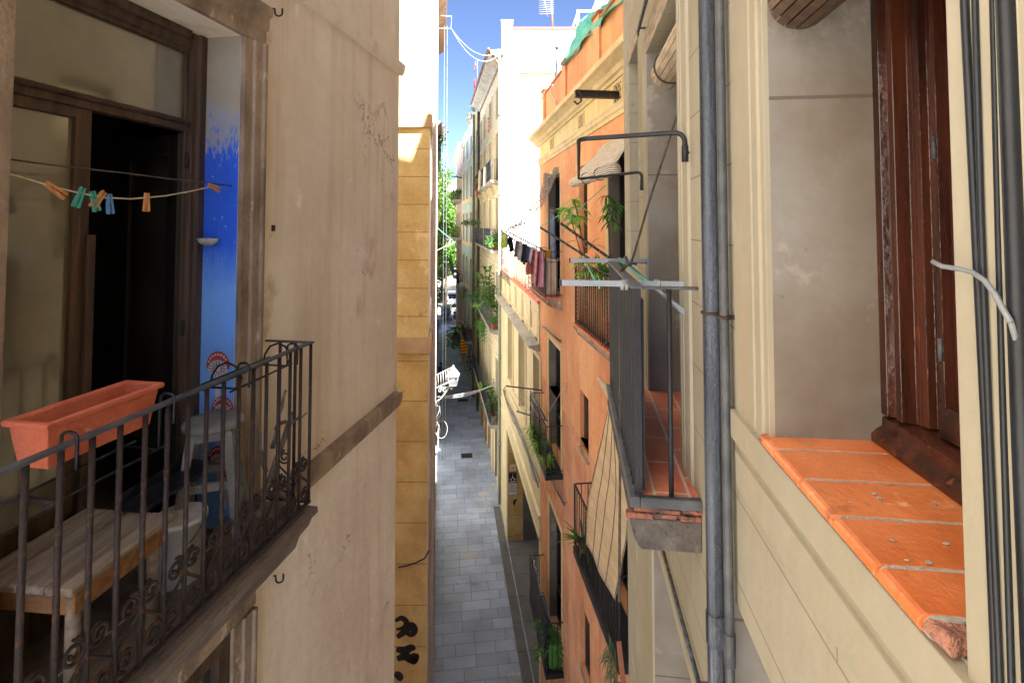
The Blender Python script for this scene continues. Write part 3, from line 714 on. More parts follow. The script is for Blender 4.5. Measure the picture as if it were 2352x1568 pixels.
# terracotta trough in its holder
P = lambda x, y, z: atz(x, y, z)
zp = H.z(108, 973, .23)
fl, fr_ = P(108, 973, zp), P(374, 877, zp); dirp = (fr_ - fl).normalized(); inn = V((-dirp.y, dirp.x, 0)); Lp = (fr_ - fl).length; wp = .185; hp_ = .17
PF = Fr(fl, math.atan2(dirp.y, dirp.x))
t = MB()
def loop(i, z): return [PF.p(i, i, z), PF.p(Lp - i, i, z), PF.p(Lp - i, wp - i, z), PF.p(i, wp - i, z)]
rings = [loop(.03, -hp_), loop(.012, -.04), loop(.012, -.022), loop(-.004, -.022), loop(-.006, -.004), loop(0, 0), loop(.012, 0), loop(.018, -.01), loop(.036, -hp_ + .02)]
b = len(t.v); t.v += [q for r_ in rings for q in r_]
for i in range(len(rings) - 1):
    for k in range(4): t.f.append([b + i * 4 + k, b + i * 4 + (k + 1) % 4, b + (i + 1) * 4 + (k + 1) % 4, b + (i + 1) * 4 + k]); t.s.append(False)
t.f += [[b + 3, b + 2, b + 1, b], [b + 32 + k for k in range(4)]]; t.s += [False, False]
trough = tag(t.build('flower_trough', M['terracotta'], bevel=.005), 'empty terracotta trough hung inside the rusty balcony rail', 'planter')
t = MB(); r9 = random.Random(4)
t.grid([[PF.p(.03 + (Lp - .06) * i / 14, .03 + (wp - .06) * j / 5, -hp_ + .05 + r9.uniform(-.008, .012)) for i in range(15)] for j in range(6)]); t.build('soil', M['soil'], trough)
def holder(name, label, u0, u1, drop, wid, ends=True):
    t = MB(); a = .006
    for u in (u0, u1):
        pts = [WL.p(u, dv + .03, zr - .09), WL.p(u, dv + .033, zr - .02)] + [WL.p(u, dv + .033 * math.cos(x) , zr + .012 + .02 * math.sin(x)) for x in (.3, .9, 1.57, 2.2, 2.8)] + [WL.p(u, dv - .035, zr - .02), WL.p(u, dv - .035, zr - drop), WL.p(u, dv - wid, zr - drop)]
        t.tube(pts, a, 6)
        if not ends: t.tube([WL.p(u, dv - wid, zr - drop)] + [WL.p(u, dv - wid * .5 - wid * .5 * math.cos(x), zr - drop + .13 * math.sin(x)) for x in (.5, 1.0, 1.57, 2.1, 2.7)] + [WL.p(u, dv - .04, zr - drop)], a, 6)
    for v in (dv - .035, dv - wid): t.tube([WL.p(u0 - .05, v, zr - drop), WL.p(u1 + .05, v, zr - drop)], a, 6)
    if not ends:
        for z in (.03,): t.tube([WL.p(u0 - .06, dv - wid, zr - drop + z), WL.p(u1 + .06, dv - wid, zr - drop + z)], a, 6)
    tag(t.build(name, M['cable_black']), label, 'planter holder', 'wire planter holders on the rusty rail')
uh0 = H.u(160, 990, dv); uh1 = H.u(385, 910, dv)
holder('planter_holder', 'dark blue wire holder carrying the terracotta trough', uh0, uh1, .20, .2)
holder('planter_holder', 'empty dark wire holder hooked on the rail by the toadstool paintings', H.u(560, 840, dv), H.u(672, 800, dv), .1, .19, False)
# low wooden bench
zb = zF + .46
BC = [P(170, 1350, zb), P(398, 1180, zb), P(204, 1160, zb)]
A, B_, C_ = BC; A.x += .0; bd = (B_ - A).normalized(); BF = Fr(A, math.atan2(bd.y, bd.x)); bl = (B_ - A).length; bw = .44
t = thing('wooden_bench', 'low bleached wooden bench with thick planked top behind the balcony bars', 'bench', BF.p(bl / 2, bw / 2, zF - zb))
m = MB()
for k in range(4): m.box(BF, -.01, bl + .01, bw * k / 4 + .001, bw * (k + 1) / 4 - .002, -.03, 0)
m.build('bench_top', M['bench'], t, bevel=.008)
m = MB(); m.box(BF, .03, bl - .03, .025, .045, -.12, -.031); m.box(BF, .03, bl - .03, bw - .045, bw - .025, -.12, -.031); m.box(BF, .03, .05, .045, bw - .045, -.12, -.031); m.box(BF, bl - .05, bl - .03, .045, bw - .045, -.12, -.031)
m.build('apron', M['apron_wood'], t)
for a, b in ((.05, .05), (bl - .05, .05), (.05, bw - .05), (bl - .05, bw - .05)):
    m = MB(); m.tube([BF.p(a, b, -.035), BF.p(a, b, zF - zb + .002)], .024, 10); m.build('leg', M['bench'], t)
# tall stool
zs = zF + .69; c = P(491, 962, zs); r = .15
t = thing('wooden_stool', 'tall grey wooden stool with a round seat against the blue reveal', 'stool', (c.x, c.y, zF))
m = MB(); m.lathe((c.x, c.y, zs - .035), [(r * .93, 0), (r, .008), (r, .027), (r * .95, .035)], 24); m.build('seat', M['stool'], t)
yaw = math.atan2(WL.d.y, WL.d.x); SF = Fr((c.x, c.y, 0), yaw + .5)
m = MB(); m.box(SF, -.1, .1, -.1, .1, zs - .085, zs - .036); m.build('seat_frame', M['stool'], t)
for a, b in ((1, 1), (1, -1), (-1, 1), (-1, -1)):
    m = MB(); q = lambda k, z, e: [SF.p(a * k - e, b * k - e, z), SF.p(a * k + e, b * k - e, z), SF.p(a * k + e, b * k + e, z), SF.p(a * k - e, b * k + e, z)]
    m.hexa(q(.155, zF + .002, .017), q(.085, zs - .04, .021)); m.build('leg', M['stool'], t)
for z in (zF + .22, zF + .36):
    k = .085 + (.07 * (zs - .04 - z) / (zs - .04 - zF))
    for e in (k, -k):
        m = MB()
        if z < zF + .3: m.box(SF, -k, k, e - .012, e + .012, z, z + .04)
        else: m.box(SF, e - .012, e + .012, -k, k, z, z + .04)
        m.build('stretcher', M['stool'], t)
# paint bucket with lid
zl = zF + .31; c = P(414, 1180, zl)
t = thing('paint_bucket', 'dirty white paint bucket with its lid on behind the balcony scrolls', 'bucket', (c.x, c.y, zF))
m = MB(); m.lathe((c.x, c.y, zF + .002), [(.098, 0), (.1, .005), (.112, .28), (.118, .284), (.118, .294), (.11, .294)], 26); m.build('bucket_body', M['bucket'], t)
m = MB(); m.lathe((c.x, c.y, zl - .014), [(.11, -.012), (.122, -.012), (.122, .01), (.112, .014), (.106, .004), (.02, .004)], 26); m.build('lid', M['white_print'], t)
m = MB(); m.tube([V((c.x - .115, c.y, zl - .04))] + [V((c.x - .115 * math.cos(x), c.y - .1 * math.sin(x), zl - .04 - .1 * math.sin(x))) for x in (.6, 1.1, 1.6, 2.1, 2.6)] + [V((c.x + .115, c.y, zl - .04))], .003, 6); m.build('handle', M['iron_grey'], t)
# dark tray lying on the bucket side and a pole across
a = P(262, 1100, zF + .55); b = P(432, 1180, zF + .335)
t = MB(); fr = Fr(P(330, 1165, zF + .48), yaw); t.box(fr, -.02, .36, -.02, .12, -.015, .004); t.box(fr, -.02, .36, .12, .128, -.015, .05); t.box(fr, .352, .36, -.02, .12, .0045, .05)
tag(t.build('metal_tray', M['iron_black'], bevel=.003), 'dark metal tray lying across the bench end and bucket', 'tray')
# leaning driftwood
t = MB(); r1 = random.Random(5)
for base, tip, r in ((WL.p(WL.u(572, 1150, .15), .15, zF + .01), WL.p(WL.u(676, 945, .13), .13, WL.z(676, 945, .13)), .022), (WL.p(uE - .12, .14, zF + .40), WL.p(uE - .02, .16, zF + .72), .012), (WL.p(uE - .06, .12, zF + .5), WL.p(uE + .02, .28, zF + .56), .011), (WL.p(uE - .2, .15, zF + .3), WL.p(uE - .14, .05, zF + .52), .01)):
    pts = [V(base).lerp(tip, i / 7) + V((r1.uniform(-.012, .012), r1.uniform(-.012, .012), r1.uniform(-.012, .012))) for i in range(8)]
    t.tube(pts, [r * (1.15 - .5 * i / 7) * r1.uniform(.8, 1.2) for i in range(8)], 8)
tag(t.build('driftwood_branch', M['driftwood']), 'gnarled grey driftwood branch leaning in the railing corner', 'branch')

# ================================================================== ochre house beyond
W1 = Wall((-.22, 0), (-.141, 1), 'L'); c0 = W1.uy(10.5); c1 = W1.uy(26)
SW = Wall((W1.p(c0, 0, 0).x, 10.5), (-1, 0), 'L'); SW.n = V((0, -1, 0))
och = thing('ochre_house', 'ochre block-rendered house whose blank side wall faces up the alley', 'building', W1.p(c0, 0, -CZ))
zb1, zb2 = (SW.z(950, 810), SW.z(950, 775)), (SW.z(950, 294), SW.z(950, 264))
LX = 7.0
for nm, mt, za, zb in (('side_wall', 'ochre_low', -CZ, zb1[0]), ('side_wall', 'ochre', zb1[0], 9.0)):
    m = MB(); m.quad(SW.p(0, 0, za), SW.p(LX, 0, za), SW.p(LX, 0, zb), SW.p(0, 0, zb)); m.build(nm, M[mt], och)
hs = []
for z in (-9.0, -5.4, -1.8, 1.9, 5.4):
    for y in (12.6, 16.0, 19.6, 23.2): hs.append((W1.uy(y), W1.uy(y + 1.1), z, z + 2.3, .22))
m = MB(); facade(m, W1, c0, c1, -CZ, 9, hs)
q0, q1 = W1.p(c1, 0, 0), V((-9, 26, 0))
for a, b in ((q0, q1), (q1, SW.p(LX, 0, 0))): m.quad(V((a.x, a.y, -CZ)), V((b.x, b.y, -CZ)), V((b.x, b.y, 9)), V((a.x, a.y, 9)))
m.quad(*[V((k.x, k.y, 9)) for k in (W1.p(c0, 0, 0), q0, q1, SW.p(LX, 0, 0))])
m.build('wall', M['white_facade'], och)
for i, h in enumerate(hs): window(och, W1, *h[:4], .14, 'white_facade' if i % 3 else 'shutter_brown', 'glass_dark', 1, (), surround='band' if i % 2 else 'white_facade', sw=.13, sv=.05, sill=False)
for za, zb in (zb1, zb2):
    m = MB(); pv = .07
    a = [SW.p(LX, 0, 0), SW.p(LX, pv, 0), V((W1.p(c0, pv, 0).x, 10.5 - pv, 0)), W1.p(c1, pv, 0), W1.p(c1, 0, 0), SW.p(0, 0, 0)]
    m.hexa([q + V((0, 0, za)) for q in a], [q + V((0, 0, zb)) for q in a]); m.build('string_course', M['band'], och, bevel=.01)
m = MB(); m.extr(W1, [(-.3, 8.6), (.1, 8.6), (.45, 8.85), (.47, 9.0), (-.3, 9.05)], c0 - .1, c1); m.build('eave', M['brown_trim'], och)
for u, r in ((c0 + .9, .05), (c0 + 5.2, .045)):
    m = MB(); m.tube([W1.p(u, .09, -CZ), W1.p(u, .09, 8.6)], r, 10); m.build('drainpipe', M['white_facade'], och)
m = MB(); m.vext(W1, [(c0 + .02, -.01), (c0 + .02, .02), (c0 + .55, .02), (c0 + .55, -.01)], -CZ, zb1[0] - .01); m.build('corner_strip', M['white_facade'], och)
m = MB(); m.extr(W1, [(-.01, -CZ), (.06, -CZ), (.06, -CZ + 1.0), (-.01, -CZ + 1.0)], c0 + .56, c1); m.build('plinth', M['white_facade'], och)
# spray painting on the side wall
m = MB()
for path, r in (([(908, 1425), (922, 1418), (934, 1428), (926, 1440), (910, 1444)], .05), ([(912, 1462), (928, 1450), (944, 1436), (952, 1446), (944, 1456), (930, 1450)], .07),
                ([(910, 1490), (930, 1492), (946, 1486), (952, 1492)], .07), ([(912, 1512), (930, 1506), (946, 1512), (954, 1506), (950, 1518), (938, 1512)], .08), ([(906, 1545), (918, 1552), (916, 1562)], .07)):
    pts = [SW.p(SW.u(x, y), .004, SW.z(x, y)) for x, y in path]
    L = []
    for i in range(len(pts) - 1):
        p0, p1, p2, p3 = pts[max(i - 1, 0)], pts[i], pts[i + 1], pts[min(i + 2, len(pts) - 1)]
        for k in range(8):
            t = k / 8; L.append(.5 * ((2 * p1) + (p2 - p0) * t + (2 * p0 - 5 * p1 + 4 * p2 - p3) * t * t + (3 * p1 - p0 - 3 * p2 + p3) * t ** 3))
    L.append(pts[-1]); rows = []
    for i, q in enumerate(L):
        t_ = (L[min(i + 1, len(L) - 1)] - L[max(i - 1, 0)]).normalized(); s_ = t_.cross(V((0, -1, 0))) * r * (.35 + .75 * math.sin(math.pi * min(1, i / len(L) * .9 + .12)))
        rows.append([q - s_, q + s_])
    m.grid(rows, False)
m.build('graffiti', M['ink'], och)
m = MB(); m.tube([SW.p(SW.u(x, y), .03, SW.z(x, y)) for x, y in ((915, 1300), (935, 1296), (955, 1290), (975, 1280), (986, 1262))], .014, 6); m.build('wall_cable', M['cable_black'], och)
# facade furniture of the ochre house
m = MB()
for v, u in ((.06, c0 + 1.3), (.07, c0 + 3.2)): m.tube([W1.p(u, v, -CZ + 2.4), W1.p(u, v, 6)], .014, 6)
tag(m.build('facade_cables', M['cable_black']), 'thin dark cables running down the white facade of the ochre house', 'cable')
r2 = random.Random(3); paths = []
ucab = W1.uy(24.5)
for k in range(7):
    z0 = -8.3 - k * .12; q = [W1.p(ucab + r2.uniform(-.6, .6), .05 + r2.random() * .25, z0 - r2.uniform(0, 2.2) * j / 5) for j in range(6)]; paths.append(q)
loopc = [W1.p(ucab, .35 + .28 * math.sin(a), -9.3 - .7 * (1 - math.cos(a)) * .6) for a in [i * math.tau / 14 for i in range(15)]]
wire('cable_tangle', 'tangle of white cables hanging on the left facade below the white lantern', 'cable', paths + [loopc], .011, 'cable_white')
def lantern(name, label, base, s, body_m, glass_m):
    """a four-sided street lantern standing on base"""
    t = thing(name, label, 'street lamp', base, 'street lanterns on wall brackets')
    b = V(base); sq = lambda k, z: [b + V((x * k * s, y * k * s, z * s)) for x, y in ((-1, -1), (1, -1), (1, 1), (-1, 1))]
    m = MB(); m.hexa(sq(.06, -.02), sq(.06, .05)); m.hexa(sq(.17, .05), sq(.17, .08))
    for x, y in ((-1, -1), (1, -1), (1, 1), (-1, 1)): m.tube([b + V((x * .165 * s, y * .165 * s, .08 * s)), b + V((x * .235 * s, y * .235 * s, .46 * s))], .012 * s, 6)
    m.hexa(sq(.27, .46), sq(.27, .5)); m.build('frame', body_m, t)
    m = MB(); m.hexa(sq(.155, .081), sq(.225, .459)); m.build('lamp_glass', glass_m, t)
    m = MB(); m.hexa(sq(.25, .501), sq(.15, .68)); m.lathe(b + V((0, 0, .68 * s)), [(.15 * s, 0), (.13 * s, .08 * s), (.07 * s, .13 * s), (.03 * s, .15 * s), (.07 * s, .19 * s), (.02 * s, .24 * s), (.005 * s, .28 * s)], 14); m.build('cap', body_m, t)
    return t
YL = 23.6; bp = at(1041, 886, YL); wp_ = W1.uy(YL)
t = lantern('street_lantern', 'white lantern on a scrolled bracket on the sunlit left facade', bp, 1.0, M['white_iron'], M['lamp_glass'])
m = MB(); wb = W1.p(wp_, .02, bp.z - .08); e = V((bp.x, bp.y, bp.z - .05)); m.tube([wb, e], .03, 8)
m.tube([W1.p(wp_, .02, bp.z - .75), W1.p(wp_, .3, bp.z - .6), wb.lerp(e, .8)], .025, 8); m.box(W1, wp_ - .05, wp_ + .05, 0, .04, bp.z - 1.0, bp.z + .1)
for f_ in (.3, .55): m.tube([wb.lerp(e, f_) + V((.11 * math.cos(a) * (1 - a / 9), 0, -.14 + .11 * math.sin(a) * (1 - a / 9))) for a in [k * .6 for k in range(13)]], .014, 6)
m.ball(e - V((.08, 0, .06)), .06); m.build('bracket', M['white_iron'], t)
# white slatted rack jutting from the facade
ur = W1.uy(20.5); t = thing('wall_rack', 'white barred drying rack jutting from the left facade in front of the lantern', 'drying rack', W1.p(ur, .5, -7.5))
z_t, z_b = at(1003, 864, 20.5).z, at(1000, 894, 20.5).z
e0, e1 = at(1040, 843, 20.3), at(1043, 872, 20.3)
a0, a1 = W1.p(ur, 0, z_t), W1.p(ur, 0, z_b)
m = MB(); m.tube([a0, e0, e0.lerp(e1, .5)], .022, 6); m.tube([a1, e1], .03, 6); m.build('rack_frame', M['white_iron'], t)
for k in range(1, 8):
    m = MB(); m.tube([a0.lerp(e0, k / 8), a1.lerp(e1, k / 8)], .012, 6); m.build('bar', M['white_iron'], t)
# thin frame and lines high on the facade
uf = W1.uy(19.5)
m = MB(); z0, z1 = at(1010, 36, 19.5).z, at(1010, 66, 19.5).z; e0 = at(1037, 38, 19.5); e1 = at(1036, 66, 19.5)
m.tube([W1.p(uf, 0, z0), e0, e1, W1.p(uf, 0, z1)], .02, 6)
tag(m.build('clothes_gallows', M['white_iron']), 'white metal clothes line frame high up under the left eave', 'frame')
wire('street_cable', 'pair of pale cables sagging across the sky to the white building', 'cable', [sag(e1, at(1148, 118, 24), .55), sag(e1, at(1150, 121, 24), .8)], .013, 'cable_white', 'cables across the alley')
wire('hanging_line', 'thin blue grey lines hanging down from the left eave', 'cable', [[W1.p(W1.uy(22), v, 8.6), W1.p(W1.uy(22), v, -10)] for v in (.38, .5)], .007, 'cable_grey')
# lower house beyond it
W2b = Wall((-.22, 0), (-.141, 1), 'L'); d0, d1 = c1 + .05, W1.uy(61)
low = thing('pale_house', 'long pale rendered house beyond the ochre one with flower boxes', 'building', W1.p(d0, 0, -CZ))
hs = [(W1.uy(y), W1.uy(y + 1.1), z, z + 2.2, .2) for z in (-9, -5.4, -1.8, 1.8) for y in (29, 34, 39, 44, 50, 55)]
m = MB(); facade(m, W1, d0, d1, -CZ, 5.2, hs); body(m, W1, d0, d1, -CZ, 5.2, 6); m.build('wall', M['white_facade'], low)
for i, h in enumerate(hs): window(low, W1, *h[:4], .14, ('shutter_brown', 'shutter_green')[i % 2], 'glass_dark', 1, surround='band', sw=.12, sv=.05)
m = MB(); m.extr(W1, [(-.2, 5.0), (.1, 5.0), (.3, 5.2), (-.2, 5.3)], d0, d1); m.build('eave', M['brown_trim'], low)
# flower box and climbing ivy on it
b = at(1012, 322, 30); bx = thing('flower_box', 'window box of red geraniums high on the left facade', 'flower box', b)
m = MB(); m.box(Fr(b), -.22, .22, -.5, .5, 0, .25); m.build('box', M['iron_black'], bx)
m = MB(); m.clump(b + V((0, 0, .5)), (.42, .7, .4), 260, .13); m.clump(b + V((.05, 0, -.2)), (.3, .6, .5), 160, .12); m.build('foliage', M['leaf_sun'], bx)
m = MB(); m.clump(b + V((0, -.1, .62)), (.42, .7, .3), 70, .14); m.build('blossom', M['flower'], bx)
m = MB(); r4 = random.Random(8)
for k in range(26):
    z = 3.6 - k * .32; yv = 31 + r4.uniform(-1, 6); m.clump(W1.p(W1.uy(yv), .28, z), (.3 + .12 * math.sin(k), .9, .4), 90, .15, r4)
st = MB(); st.tube([W1.p(W1.uy(32), .05, -7), W1.p(W1.uy(33), .08, -2), W1.p(W1.uy(32), .08, 3.5)], .04, 6)
iv = thing('climbing_plant', 'green climber trailing down the pale left facade under the geraniums', 'climbing plant', W1.p(W1.uy(32), 0, -7)); m.build('foliage', M['leaf_sun'], iv); st.build('stem', M['bark'], iv)
# awning pole with cord further down
wire('awning_pole', 'reddish awning pole with turquoise cord sticking out of the left facade', 'pole', [[W1.p(W1.uy(26.5), 0, at(1004, 577, 26.5).z), at(1046, 556, 26.5)]], .03, 'cable_tan')
wire('guy_rope', 'turquoise cord running down to the tip of the reddish pole', 'cord', [[W1.p(W1.uy(26.5), 0, at(1004, 520, 26.5).z), at(1044, 556, 26.4)]], .012, 'turquoise')
# ================================================================== near right beige house
WR = Wall((.513, 0), (.118, 1), 'R')
e0_, e1_ = -2.8, WR.u(1437, 700)
aF, aN = WR.u(1760, 600, .014), WR.u(2202, 1000, .012)
zS = WR.z(1740, 987, .03); zAT = .66
bF, bN = WR.u(1489, 500), WR.u(1566, 700); zBF = WR.z(1465, 1143, .25) ; zBT = WR.z(1490, 111)
dF, dN, zDT = WR.u(1502, 1300), WR.uy(1.95), WR.z(1503, 1220)
eF, eN, zET = WR.u(1684, 1400), WR.uy(.9), -1.2
cF, cN = WR.u(1447, 400), WR.u(1467, 400); zCB, zCT = WR.z(1455, 606), 1.42
RD = .28
beige = thing('beige_house', 'near right beige rendered house with tiled window sill and lead drainpipe', 'building', WR.p(e1_, 0, -CZ))
m = MB()
facade(m, WR, e0_, e1_, -CZ, 11.9, [(aN, aF, zS - .03, zAT, RD, 'farnear'), (bN, bF, zBF, zBT, RD, 'farnear'), (dN, dF, -5.0, zDT, RD, 'farnear'), (eN, eF, -3.2, zET, RD, 'farnear'), (cN, cF, zCB, zCT, .16),
       (bN, bF, 2.2, 4.9, RD), (aN, aF, 2.9, 4.6, RD), (-2.0, -1.2, -1.2, 1.5, RD), (-2.0, -1.2, 2.2, 4.9, RD)])
body(m, WR, e0_, e1_, -CZ, 11.9, 8)
m.build('wall', M['beige'], beige)
m = MB(); m.box(WORLD, 1.52, 8, 5.0, 6.6, -CZ, 11.85); m.build('sun_block_wing', M['beige_plain'], beige)  # hidden block, added to keep sun from leaking past the house end
m = MB(); m.box(WR, -1.4, -.55, .001, .3, -CZ, 11.8); m.build('pilaster', M['beige_plain'], beige, bevel=.01)  # unseen from the camera; added to block raking light from behind
for (n_, f_, za, zb) in ((aN, aF, zS - .03, zAT), (bN, bF, zBF, zBT), (dN, dF, -5.0, zDT), (eN, eF, -3.2, zET)):
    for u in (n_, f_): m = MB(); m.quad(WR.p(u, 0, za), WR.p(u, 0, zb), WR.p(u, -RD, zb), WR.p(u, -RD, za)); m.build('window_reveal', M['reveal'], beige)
# stepped surround of the sill window; carried under the sill
m = MB(); w1 = WR.u(1690, 600)
pr = [(aF + .001, -.01), (aF + .001, .014), (aF + .028, .014), (aF + .032, .006), (aF + .048, .006), (aF + .052, .014), (aF + .095, .014), (aF + .1, .003), (aF + .112, .003), (aF + .116, .012), (w1 - .02, .012), (w1, .0), (w1, -.01)]
m.vext(WR, pr, zS - .1, 2.0)
m.vext(WR, [(aN - .001, -.01), (aN - .001, .012), (aN - .11, .012), (aN - .11, -.01)], zS - .1, 2.0)
m.extr(WR, [(-.01, zS - .27), (.010, zS - .27), (.012, zS - .165), (.002, zS - .16), (.002, zS - .128), (.024, zS - .12), (.024, zS - .036), (-.01, zS - .034)], aN - .5, w1)
m.build('window_surround', M['beige_plain'], beige, bevel=.002)
# tiled sill: five clay tiles with rounded noses, grout between
edge = []
nose = [(1740, 987), (1785, 1030), (1846, 1098), (1922, 1184), (2018, 1297), (2118, 1412)]
for x, y in nose: edge.append((atz(x, y, zS) - WR.P).dot(WR.d))
edge[0] = aF + .022
sl = MB(); sl.box(WR, edge[-1] - .004, edge[0] - .005, -RD, .008, zS - .028, zS - .001); sl.extr(WR, [(.0, zS - .026), (.014, zS - .024)] + [(.012 + .0165 * math.cos(a), zS - .0175 + .0165 * math.sin(a)) for a in (-1.4, -.8, -.2, .4, .9, 1.3)] + [(.0, zS - .0012)], edge[-1] - .002, edge[0] - .002)
sill = sl.build('window_sill', M['grout'], beige)
for i in range(5):
    ua, ub = edge[i + 1] + .0042, edge[i] - .0042
    t = MB(); pr = [(-RD + .002, zS - .02), (.012, zS - .024)] + [(.018 + .018 * math.cos(a), zS - .014 + .014 * math.sin(a)) for a in (-1.4, -.8, -.2, .4, .9, 1.3)] + [(-RD + .002, zS + .001)]
    t.extr(WR, pr, ua, ub)
    o = t.build('sill_tile', M['tile'], sill, bevel=.0015)
t = MB(); r5 = random.Random(2); u = edge[-1]
pr = lambda k, j: [(-.03 + r5.uniform(-j, j), zS - .026 + r5.uniform(-j, j)), (.02 + r5.uniform(-j, j), zS - .03 + r5.uniform(-j, j)), (.034 - k, zS - .016), (.024 - k, zS - .004 + r5.uniform(-j, j)), (-.03, zS - .003 - k)]
t.hexa([WR.p(u + .002, v, z) for v, z in pr(0, .002)], [WR.p(u - .03 + r5.uniform(-.01, .01), v, z) for v, z in pr(.008, .006)])
t.build('broken_tile_end', M['brickedge'], sill, bevel=.003)
r5 = random.Random(12)
for i in range(22):
    t = MB()
    near = r5.random() < .55
    uu = edge[-1] + (edge[0] - edge[-1]) * (r5.random() ** (1.6 if near else 1)) ; vv = r5.uniform(-.22, -.02); rr_ = r5.uniform(.0012, .0045)
    zz_ = zS + .0022 if vv < 0 else zS - .012 - (vv - .03) * 1.5
    q = WR.p(uu, vv, zz_); n_ = 9; ph = r5.uniform(0, 6)
    ringp = [q + WR.d * rr_ * r5.uniform(.5, 1.6) * math.cos(ph + a) + WR.n * rr_ * r5.uniform(.5, 2.2) * math.sin(ph + a) for a in [k_ * math.tau / n_ for k_ in range(n_)]]
    t.hexa(ringp, [p_ + V((0, 0, .0012)) for p_ in ringp]); t.build('paint_splash', M['grout'], sill)
# brown window in the opening
vf = -RD
m = MB(); uf = aF - .001
m.vext(WR, [(uf, vf - .06), (uf, vf + .03), (uf - .026, vf + .03), (uf - .034, vf + .012), (uf - .044, vf + .02), (uf - .064, vf + .02), (uf - .072, vf - .01), (uf - .084, vf - .012), (uf - .084, vf - .06)], zS + .07, zAT - .001)
m.extr(WR, [(vf - .06, zS + .002), (vf + .055, zS + .002), (vf + .055, zS + .02), (vf + .04, zS + .035), (vf + .03, zS + .04), (vf + .028, zS + .062), (vf, zS + .069), (vf - .06, zS + .069)], aN + .001, uf)
m.box(WR, aN + .001, aN + .08, vf - .06, vf + .02, zS + .07, zAT - .002)
fr = m.build('window_frame', M['mahogany'], beige, bevel=.002)
m = MB(); us_ = uf - .086
m.vext(WR, [(us_, vf - .05), (us_, vf - .012), (us_ - .014, vf - .016), (us_ - .018, vf - .034), (us_ - .034, vf - .034), (us_ - .038, vf - .026), (us_ - .052, vf - .026), (us_ - .056, vf - .05)], zS + .072, zAT - .01)
m.extr(WR, [(vf - .05, zS + .072), (vf - .012, zS + .072), (vf - .012, zS + .12), (vf - .03, zS + .135), (vf - .05, zS + .14)], aN + .085, us_ - .056)
m.build('sash', M['mahogany'], fr, bevel=.002)
m = MB(); m.box(WR, us_ - .15, us_ - .057, vf - .058, vf - .046, zS + .141, zAT - .01); m.build('shutter_panel', M['maroon'], fr)
m = MB(); m.box(WR, aN + .085, us_ - .152, vf - .058, vf - .05, zS + .141, zAT - .01); m.build('pane', M['glass'], fr)
for z in (WR.z(2095, 345, vf), zS + .26):
    m = MB(); m.tube([WR.p(us_ - .05, vf - .022, z - .025), WR.p(us_ - .05, vf - .022, z + .025)], .005, 8); m.build('hinge', M['iron_grey'], fr)
# slatted blind rolled up under the head of the opening
m = MB(); cz, cv = .56, -.06
for u0, u1 in ((aN + .01, aF - .045),):
    n = 18; rr = .075
    for k in range(n):
        a = math.tau * k / n; b_ = math.tau * (k + .84) / n
        q = lambda r, x: (cv + r * math.cos(x), cz + r * math.sin(x))
        m.extr(WR, [q(rr, a), q(rr, b_), q(rr - .012, b_), q(rr - .012, a)], u0, u1)
    m.tube([WR.p(u0 + .004, cv, cz), WR.p(u1 - .004, cv, cz)], rr - .013, 14)
tag(m.build('rolled_blind', M['wood_dark']), 'dark wooden slatted blind rolled up under the head of the tiled sill window', 'blind')
# door opening onto the next balcony: exposed wooden lintel
m = MB(); m.box(WR, bN - .2, bF + .12, -.02, .006, zBT + .001, zBT + .17); m.build('lintel', M['bench'], beige, bevel=.003)
m = MB(); w2 = WR.u(1455, 700)
m.vext(WR, [(bF + .001, -.01), (bF + .001, .012), (bF + .05, .012), (bF + .055, .004), (bF + .08, .004), (bF + .085, .012), (bF + .16, .012), (bF + .17, -.01)], zBF, zBT)
m.vext(WR, [(bN - .001, -.01), (bN - .001, .012), (bN - .03, .012), (bN - .034, .004), (bN - .05, .004), (bN - .054, .012), (bN - .075, .012), (bN - .08, .003), (bN - .1, .003), (bN - .104, .012), (bN - .2, .012), (bN - .22, -.01)], zBF, 2.1)
m.build('door_surround', M['beige_plain'], beige, bevel=.002)
window(beige, WR, bN, bF, zBF, zBT, RD + .05, 'wood_dark', 'glass_dark', 1, (zBF + .8,), fw=.08, name='balcony_door')
window(beige, WR, dN, dF, -5.0, zDT, RD + .04, 'wood_dark', 'glass_dark', 1, fw=.08)
window(beige, WR, eN, eF, -3.2, zET, RD + .04, 'wood_dark', 'glass_dark', 1, fw=.08)
window(beige, WR, cN, cF, zCB, zCT, .12, 'wood_dark', 'glass_dark', 0, fw=.07)
for a, b, c, d in ((bN, bF, 2.2, 4.9), (aN, aF, 2.9, 4.6), (-2.0, -1.2, -1.2, 1.5), (-2.0, -1.2, 2.2, 4.9)): window(beige, WR, a, b, c, d, .2, 'wood_dark', 'glass', 1)
m = MB(); m.box(WR, cN - .12, cF + .1, -.02, .006, zCT + .001, zCT + .16); m.build('lintel', M['bench'], beige, bevel=.003)
m = MB(); m.extr(WR, [(-.01, zDT + .001), (.014, zDT + .001), (.014, zDT + .05), (.004, zDT + .055), (.004, zDT + .08), (.014, zDT + .085), (.014, zDT + .15), (-.01, zDT + .16)], dN - .1, dF + .16)
m.vext(WR, [(dF + .001, -.01), (dF + .001, .012), (dF + .15, .012), (dF + .16, -.01)], -5.2, zDT)
m.build('door_surround', M['beige_plain'], beige, bevel=.002)
